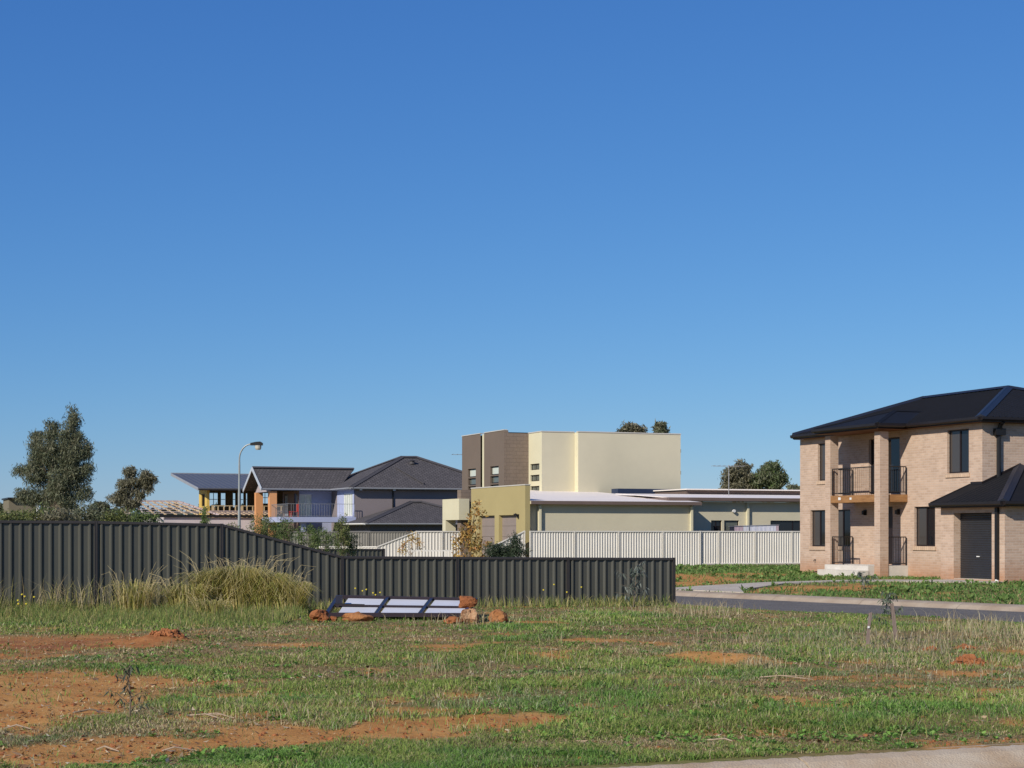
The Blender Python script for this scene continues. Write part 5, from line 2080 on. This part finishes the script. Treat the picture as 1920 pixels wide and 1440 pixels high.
def in_path(x, y):
    r = np.zeros(len(x), bool)
    pl, pr2 = np.array(pp_l), np.array(pp_r)
    for i in range(len(pl) - 1):
        quad = np.array([pl[i], pl[i + 1], pr2[i + 1], pr2[i]])
        ins = np.ones(len(x), bool)
        sgn = None
        for j in range(4):
            a, b = quad[j], quad[(j + 1) % 4]
            cr = (b[0] - a[0]) * (y - a[1]) - (b[1] - a[1]) * (x - a[0])
            if sgn is None:
                sgn = np.sign((b[0] - a[0]) * (quad[:, 1].mean() - a[1]) - (b[1] - a[1]) * (quad[:, 0].mean() - a[0]))
            ins &= cr * sgn > 0
        r |= ins
    return r


keep &= ~in_house(X_, Y_) & ~in_path(X_, Y_)
X_, Y_ = X_[keep], Y_[keep]
cl = np.array([(.12, .23, .05), (.16, .26, .065), (.10, .19, .045), (.21, .25, .08), (.36, .29, .14)])[g.choice(5, len(X_), p=[.28, .28, .2, .14, .1])] * g.uniform(.75, 1.25, (len(X_), 1))
blades('verge_grass', X_, Y_, g.uniform(.04, .13, len(X_)) * (.5 + .9 * fbm(X_, Y_, 1.4, 151, 3)), g.uniform(.02, .045, len(X_)), g.uniform(.2, 1.2, len(X_)), cl, seed=322)
tag(bpy.data.objects['verge_grass'], 'green grass and weeds in front of the brick house across the street', 'grass', kind='stuff')
n = 5200
X_ = g.uniform(3, 21, n)
Y_ = g.uniform(36, 80, n)
keep = (road_n(X_, Y_) > 31.95) & (np.abs(X_) < .33 * Y_) & (g.uniform(0, 1, n) < sstep(.42, .6, fbm(X_, Y_, 2.4, 161, 4)) * (1 - bare(X_, Y_))) & ~in_house(X_, Y_) & ~in_path(X_, Y_)
X_, Y_ = X_[keep], Y_[keep]
rosettes('verge_weeds', X_, Y_, g.uniform(.08, .2, len(X_)), np.array([[.135, .225, .055], [.17, .25, .07]])[g.integers(0, 2, len(X_))], 7, 323, 'leafy green weeds in front of the brick house', .7)

# litter: dry leaves, bark bits, clods
g = np.random.default_rng(331)
x, y = sample(15000, -13, 13, 11.6, 36, 332, 2.0)
dens = .10 + 1.0 * np.exp(-(((x + 5.5) / 3.0) ** 2 + ((y - 23.5) / 3.0) ** 2)) + .35 * (x < -1.5) * (y < 20) + .3 * sstep(.5, .65, fbm(x, y, 1.2, 171, 3))
k = g.uniform(0, 1, len(x)) < dens
x, y = x[k], y[k]
n = len(x)
z = terrain(x, y) + .012
a = g.uniform(0, 2 * np.pi, n)
d1 = np.stack([np.cos(a), np.sin(a), g.normal(0, .25, n)], 1)
d2 = np.stack([-np.sin(a), np.cos(a), g.normal(0, .5, n)], 1)
ln_ = g.uniform(.009, .034, n)[:, None] * (1 + .6 * (g.uniform(0, 1, (n, 1)) > .9))
wd = ln_ * g.uniform(.15, .45, (n, 1))
b = np.stack([x, y, z], 1)
lift = np.array([0, 0, 1]) * ln_ * .35
v = np.stack([b - d1 * ln_ + lift * 0, b + d2 * wd - lift * .2, b + d1 * ln_ + lift, b - d2 * wd - lift * .2], 1).reshape(-1, 3)
lc = np.array([(.36, .26, .15), (.26, .16, .09), (.42, .34, .23), (.19, .11, .06), (.46, .41, .34), (.13, .075, .04)])[g.choice(6, n, p=[.26, .26, .14, .18, .04, .12])] * g.uniform(.8, 1.2, (n, 1))
lit = np_mesh('dry_leaf_litter', v, np.arange(n * 4), np.arange(n) * 4, np.full(n, 4), np.repeat(lc, 4, 0), M_bits)
tag(lit, 'dry leaves and bark bits scattered over the lot', 'litter', kind='stuff')


def lump(c, r, seed, m_=None, sub=2, sq=(1, 1, .8), rough=.35, flat=None):
    """Irregular stone or clod as vertices and faces."""
    import bmesh
    bm = bmesh.new()
    bmesh.ops.create_icosphere(bm, subdivisions=sub, radius=1.0)
    q = random.Random(seed)
    ox, oy, oz = q.uniform(0, 99), q.uniform(0, 99), q.uniform(0, 99)
    from mathutils import noise as mn
    vs = []
    for v_ in bm.verts:
        p = v_.co.copy()
        k_ = 1 + rough * mn.noise(Vector((p.x * 1.3 + ox, p.y * 1.3 + oy, p.z * 1.3 + oz))) - rough * .55 * abs(mn.noise(Vector((p.x * 2.2 + oz, p.y * 2.2 + ox, p.z * 2.2 + oy)))) + rough * .5 * mn.noise(Vector((p.x * 3.3 + oy, p.y * 3.3 + oz, p.z * 3.3 + ox)))
        if flat:
            e = flat
            m = max(abs(p.x), abs(p.y), abs(p.z))
            p = p.lerp(p / m * .85, e)
        p = p * k_
        vs.append((c[0] + p.x * r * sq[0], c[1] + p.y * r * sq[1], c[2] + p.z * r * sq[2]))
    fs = [[v_.index for v_ in f_.verts] for f_ in bm.faces]
    bm.free()
    return vs, fs


x, y = sample(3600, -13, 13, 11.8, 30, 335, 1.7)
k = g.uniform(0, 1, len(x)) < bare(x, y) * .8 + .06 + np.exp(-(((x + 7) / 2.6) ** 2 + ((y - 24.6) / 2.0) ** 2))
x, y = x[k], y[k]
cl_ = MB()
for i, (a_, b_) in enumerate(zip(x, y)):
    vs, fs = lump((a_, b_, TZ(a_, b_) + .004), g.uniform(.008, .03), i, sub=1, sq=(1, 1, .6))
    o_ = len(cl_.v)
    cl_.v += vs
    cl_.f += [[o_ + q for q in f_] for f_ in fs]
M_clod = mat('red_earth', (0.38, 0.15, 0.055), (0.23, 0.08, 0.03), 9, .95, .6, 40)
tag(cl_.build('earth_clods', M_clod), 'small clods of red earth on the bare patches', 'clods', kind='stuff')

# yellow flowers by the fence
g = np.random.default_rng(341)
fl = MB()
for (cx, cy, n_) in ((-9.6, 31.5, 7), (-2.85, 35.3, 6), (.95, 36.9, 4), (-8.9, 31.0, 3)):
    for i in range(n_):
        px_, py_ = cx + g.normal(0, .35), cy + g.normal(0, .2)
        hz = TZ(px_, py_) + g.uniform(.25, .5)
        fl.tube([(px_, py_, hz), (px_ + .01, py_ - .01, hz + .012)], [.018, .013], 6)
tag(fl.build('yellow_flowers', mat('yellow_petal', (0.75, 0.6, 0.05), None, 3, .7)), 'tiny yellow flower heads in the grass along the dark fence', 'flowers', kind='stuff')

# ------------------------------------------------------------------ leaning steel frame with pale sheets, and the stones around it
M_navy = mat('navy_frame_paint', (0.022, 0.023, 0.042), (0.016, 0.016, 0.03), 3, .4, spec=.45)
M_purpf = mat('aubergine_frame_paint', (0.03, 0.018, 0.024), (0.022, 0.014, 0.019), 3, .4, spec=.45)
M_pale = mat('pale_sheet', (0.70, 0.69, 0.69), (0.60, 0.595, 0.60), 1.2, .35, spec=.5)
fr = thing('window_frame', (-2.2, 32.2, .2), 'dark steel frame with six pale sheets lying propped on stones by the fence', 'window frame')
c_fl, c_fr = Vector((-3.42, 31.5, .10)), Vector((-.90, 31.45, .095))
c_bl, c_br = Vector((-3.38, 33.25, .36)), Vector((-.70, 33.2, .305))


def fpt(a, b, dz=0):
    return c_fl.lerp(c_fr, a).lerp(c_bl.lerp(c_br, a), b) + Z * dz


for a0_, b0_, a1_, b1_, w_, m_, nm in ((0, 0, 1, 0, .07, M_purpf, 'frame_bar'), (0, 1, 1, 1, .07, M_purpf, 'frame_bar'), (0, 0, 0, 1, .07, M_navy, 'frame_bar'), (1, 0, 1, 1, .07, M_navy, 'frame_bar'), (.02, .48, .98, .48, .06, M_purpf, 'glazing_bar'), (.36, .02, .36, .98, .055, M_navy, 'glazing_bar'), (.68, .02, .68, .98, .055, M_navy, 'glazing_bar')):
    d = MB()
    d.bar(fpt(a0_, b0_), fpt(a1_, b1_), w_, .075 if nm == 'frame_bar' else .055)
    d.build(nm, m_, fr)
for a0_, a1_ in ((.075, .335), (.385, .655), (.705, .975)):
    for b0_, b1_ in ((.05, .44), (.52, .95)):
        d = MB()
        d.slab([fpt(a0_, b0_, -.005), fpt(a1_, b0_, -.005), fpt(a1_, b1_, -.005), fpt(a0_, b1_, -.005)], .012)
        d.build('sheet', M_pale, fr)
d = MB()
d.obox(fpt(.02, .5, .03), (.12, 0, 0), (0, .12, 0), (0, 0, .16))
d.build('bracket', M_navy, fr)
d = MB()
d.bar(fpt(.03, .42, .06), fpt(.24, .42, .05), .02, .02)
d.build('latch', M_black, fr)
M_stone = mat('orange_stone', (0.34, 0.13, 0.045), (0.20, 0.065, 0.025), 5, .95, .7, 26)
M_stone2 = mat('pale_faced_stone', (0.50, 0.34, 0.20), (0.28, 0.11, 0.045), 6, .95, .6, 26)
M_stone3 = mat('ochre_stone', (0.38, 0.175, 0.065), (0.26, 0.10, 0.038), 5, .95, .6, 26)
stones = [((-3.49, 30.95), .17, (1.02, .95, .68), .10, M_stone, .35, 'orange stone under the left front corner of the steel frame'),
          ((-2.83, 31.2), .26, (1.15, .7, .42), .05, M_stone3, 0, 'flat ochre stone mound below the front bar of the frame'),
          ((-.76, 30.8), .165, (1.0, .9, 1.0), .11, M_stone2, .6, 'pale faced stone carrying the red block at the right of the frame'),
          ((-.79, 30.85), .17, (1.0, .9, .68), .365, M_stone, .5, 'dark red block resting on the pale faced stone'),
          ((-1.03, 30.4), .17, (1.05, .8, .55), .04, M_stone, 0, 'crumbling orange clod left of the pale faced stone'),
          ((-.25, 30.75), .17, (1.0, .9, .90), .10, M_stone3, .25, 'rounded ochre stone standing alone right of the frame'),
          ((-3.24, 31.0), .07, (1.0, .9, .9), .04, M_stone, 0, 'small orange stone wedged beside the left corner stone')]
for i, ((sx, sy), r_, sq, zc, m_, flt, lb) in enumerate(stones):
    vs, fs = lump((sx, sy, TZ(sx, sy) + zc), r_, 900 + i, sub=3, sq=sq, rough=.42, flat=flt)
    d = MB()
    d.v, d.f = vs, fs
    ob = d.build('stone', m_, None, True)
    tag(ob, lb, 'stone', 'stones around the steel frame')


def mound(name, cx, cy, rx, ry, h, label, seed, n=26, m_=M_clod):
    n = int(n * 2.2)
    d = MB()
    q = random.Random(seed)
    for i in range(n):
        a = q.uniform(0, 6.28)
        rr2 = math.sqrt(q.uniform(0, 1))
        x_, y_ = cx + math.cos(a) * rr2 * rx, cy + math.sin(a) * rr2 * ry
        hh = h * (1 - rr2 ** 1.5)
        s_ = (.35 + .65 * (1 - rr2)) * q.uniform(.5, 1.0)
        vs, fs = lump((x_, y_, TZ(x_, y_) + hh * .55), h * s_ * (.62 if h > .12 else .78), seed * 50 + i, sub=2, sq=(1.2, 1.1, .85), rough=.75)
        o = len(d.v)
        d.v += vs
        d.f += [[o + k2 for k2 in f_] for f_ in fs]
    return tag(d.build(name, m_), label, 'soil mound')


mound('soil_mound', 5.55, 20.75, .22, .2, .15, 'rough heap of dark red clods on the grass at the right', 5, 40)
mound('soil_mound', -5.05, 25.1, .28, .25, .10, 'broken red earth heap beside the debris at the left', 6, 36)
mound('soil_mound', 5.75, 23.4, .12, .2, .07, 'small red earth heap behind the large one at the right', 7, 16)
mound('soil_mound', 6.3, 23.7, .16, .2, .08, 'small red earth heap nearest the right edge beyond the dark clods', 8, 16)

# survey stakes
M_stake = mat('weathered_stake', (0.26, 0.20, 0.165), (0.16, 0.12, 0.10), 8, .9, .4, 40, stretch=(1, 1, .15))
for i, (a, b, w_, lb) in enumerate((((5.03, 24.2), (5.09, 24.25, .48), .05, 'shorter grey timber stake with a white tag, leaning right'), ((5.80, 25.7), (5.73, 25.75, .545), .058, 'taller thicker grey timber stake leaning left'))):
    root = thing('survey_stake', (a[0], a[1], TZ(*a)), lb, 'stake', 'survey stakes at the right')
    d = MB()
    za = TZ(*a) - .1
    A_, B_ = Vector((a[0], a[1], za)), Vector(b)
    dr = (B_ - A_).normalized()
    s_ = Vector((1, 0, 0))
    t_ = dr.cross(s_).normalized()
    prf = [(-.5, -.5), (.45, -.5), (.5, -.4), (.5, .5), (-.45, .5), (-.5, .4)]
    rings = []
    for f_ in (0, .3, .62, .9, 1.0):
        c_ = A_.lerp(B_, f_) + s_ * (.006 * math.sin(f_ * 9 + i))
        k_ = w_ * (1 - .12 * f_)
        rings.append([c_ + s_ * u_ * k_ + t_ * v_ * k_ * .7 + dr * (.012 * u_ if f_ == 1 else 0) for u_, v_ in prf])
    for r0_, r1_ in zip(rings[:-1], rings[1:]):
        for j in range(6):
            j2 = (j + 1) % 6
            d.face(r0_[j], r0_[j2], r1_[j2], r1_[j])
    d.face(*rings[-1])
    d.build('post', M_stake, root)
    if i == 0:
        d = MB()
        c_ = A_.lerp(B_, .62)
        d.obox(c_ + Vector((-.025, -.035, 0)), (.028, 0, 0), (0, .006, 0), (0, 0, .03))
        d.build('tag', M_white, root)

# pale old stake near the far verge, thin cut stick bits on the ground
st = MB()
st.bar((6.55, 71.0, -.1), (6.45, 71.0, .42), .22, .1)
tag(st.build('old_stump', M_palebark), 'short pale stump in the grass before the cream fence', 'stump')
M_stick = mat('bleached_stick', (0.40, 0.31, 0.22), (0.26, 0.19, 0.13), 10, .9)
sticks = [((2.72, 19.0), (3.28, 18.6), .008, 'long thin bleached stick lying in the grass at the right'), ((-2.85, 15.0), (-2.45, 14.55), .008, 'bleached stick lying near the foreground sapling'), ((-2.75, 15.05), (-2.4, 14.75), .008, 'thin bleached stick crossing the one near the sapling'),
          ((-3.95, 15.35), (-3.6, 15.3), .009, 'dark split stick on the bare soil left of the sapling'), ((-3.1, 12.75), (-2.9, 12.6), .008, 'curved pale bark strip near the bottom edge, left one'), ((-2.6, 12.68), (-2.35, 12.72), .008, 'curved pale bark strip near the bottom edge, right one'),
          ((-4.2, 14.1), (-3.95, 14.05), .009, 'white bark piece among the litter at the lower left'), ((-4.55, 14.3), (-4.3, 14.2), .008, 'grey bark piece among the litter left of the white one'), ((1.5, 13.2), (1.75, 13.0), .008, 'thin brown stick close to the kerb')]
for i, (a, b, r_, lb) in enumerate(sticks):
    d = MB()
    A_, B_ = Vector((*a, TZ(*a) + r_)), Vector((*b, TZ(*b) + r_))
    m1 = A_.lerp(B_, .45) + Vector((.02 * math.sin(i), .03 * math.cos(i * 2), .03))
    d.tube([A_, m1, B_], [r_, r_ * .9, r_ * .5], 6)
    if i < 2:
        d.tube([m1, m1.lerp(B_, .6) + Vector((.05, .04, .02))], [r_ * .6, r_ * .3], 5)
    tag(d.build('fallen_stick', M_stick if i != 3 else M_bark, None), lb, 'stick', 'sticks on the ground')

# ------------------------------------------------------------------ saplings with long narrow leaves


def sapling(name, loc, h, spread, n_br, leaves, lsize, cols, seed, label, lean=(0, 0)):
    g = np.random.default_rng(seed)
    root = thing(name, loc, label, 'sapling')
    L = Vector(loc)
    d = MB()
    top = L + Vector((lean[0], lean[1], h))
    pts = [L - Z * .05, L.lerp(top, .35) + Vector((.01, 0, 0)), L.lerp(top, .7) + Vector((-.01, .01, 0)), top]
    d.tube(pts, [.010 * h + .004, .008 * h + .003, .005 * h + .002, .002], 6)
    tips = []
    for i in range(n_br):
        f = .12 + .82 * (i + .5) / n_br
        st = L.lerp(top, f)
        a = g.uniform(0, 2 * math.pi)
        ln2 = spread * (1.1 - .7 * f) * g.uniform(.55, 1.15)
        e = st + Vector((math.cos(a) * ln2, math.sin(a) * ln2 * .8, ln2 * g.uniform(.2, .7)))
        d.tube([st, st.lerp(e, .5) + Z * .02, e], [.004, .003, .0015], 5)
        tips.append((st, e))
    tips.append((L.lerp(top, .7), top))
    d.build('stem', M_bark, root)
    v, t, cnt = [], [], 0
    cols = np.asarray(cols)
    for (st, e) in tips:
        for k in range(leaves):
            f = g.uniform(.15, 1.05)
            p = np.array(st.lerp(e, f))
            a = g.uniform(0, 2 * math.pi)
            dr = np.array([math.cos(a) * .6, math.sin(a) * .6, g.normal(-.7, .45)])
            dr /= np.linalg.norm(dr)
            sd_ = np.cross(dr, g.normal(0, 1, 3))
            sd_ /= np.linalg.norm(sd_) + 1e-9
            ln3 = lsize * g.uniform(.55, 1.2)
            wd3 = ln3 * .11
            m1 = p + dr * ln3 * .4
            m2 = p + dr * ln3 * .7 + np.array([0, 0, -.04 * ln3])
            tip = p + dr * ln3 + np.array([0, 0, -.1 * ln3])
            v += [p, m1 + sd_ * wd3, m2 + sd_ * wd3 * .7, tip, m2 - sd_ * wd3 * .7, m1 - sd_ * wd3]
            c = cols[g.integers(0, len(cols))] * g.uniform(.75, 1.25)
            t += [c] * 6
            cnt += 1
    np_mesh('foliage', np.array(v), np.arange(cnt * 6), np.arange(cnt) * 6, np.full(cnt, 6), np.array(t), M_leaf, root)['kind'] = 'stuff'
    return root


BLU = [(.10, .125, .10), (.14, .165, .14), (.075, .10, .075), (.17, .19, .165)]
DKG = [(.045, .06, .04), (.06, .075, .05), (.09, .10, .07), (.12, .10, .06)]
sapling('gum_sapling', (-3.30, 14.72, TZ(-3.3, 14.72)), .50, .20, 9, 7, .075, DKG, 501, 'thin dark leaved gum sapling on the bare soil at the lower left')
sapling('gum_sapling', (2.62, 36.9, TZ(2.62, 36.9)), .95, .55, 12, 12, .15, BLU, 502, 'blue grey gum sapling against the right end of the dark fence', (.1, 0))
sapling('gum_sapling', (6.3, 28.4, TZ(6.3, 28.4)), .62, .42, 10, 14, .11, [(.09, .12, .075), (.13, .155, .11), (.17, .19, .15)], 503, 'leafy grey green sapling behind the two timber stakes')
sapling('gum_sapling', (9.6, 46.8, TZ(9.6, 46.8)), .55, .5, 9, 12, .14, BLU, 504, 'grey green sapling on the verge across the street')
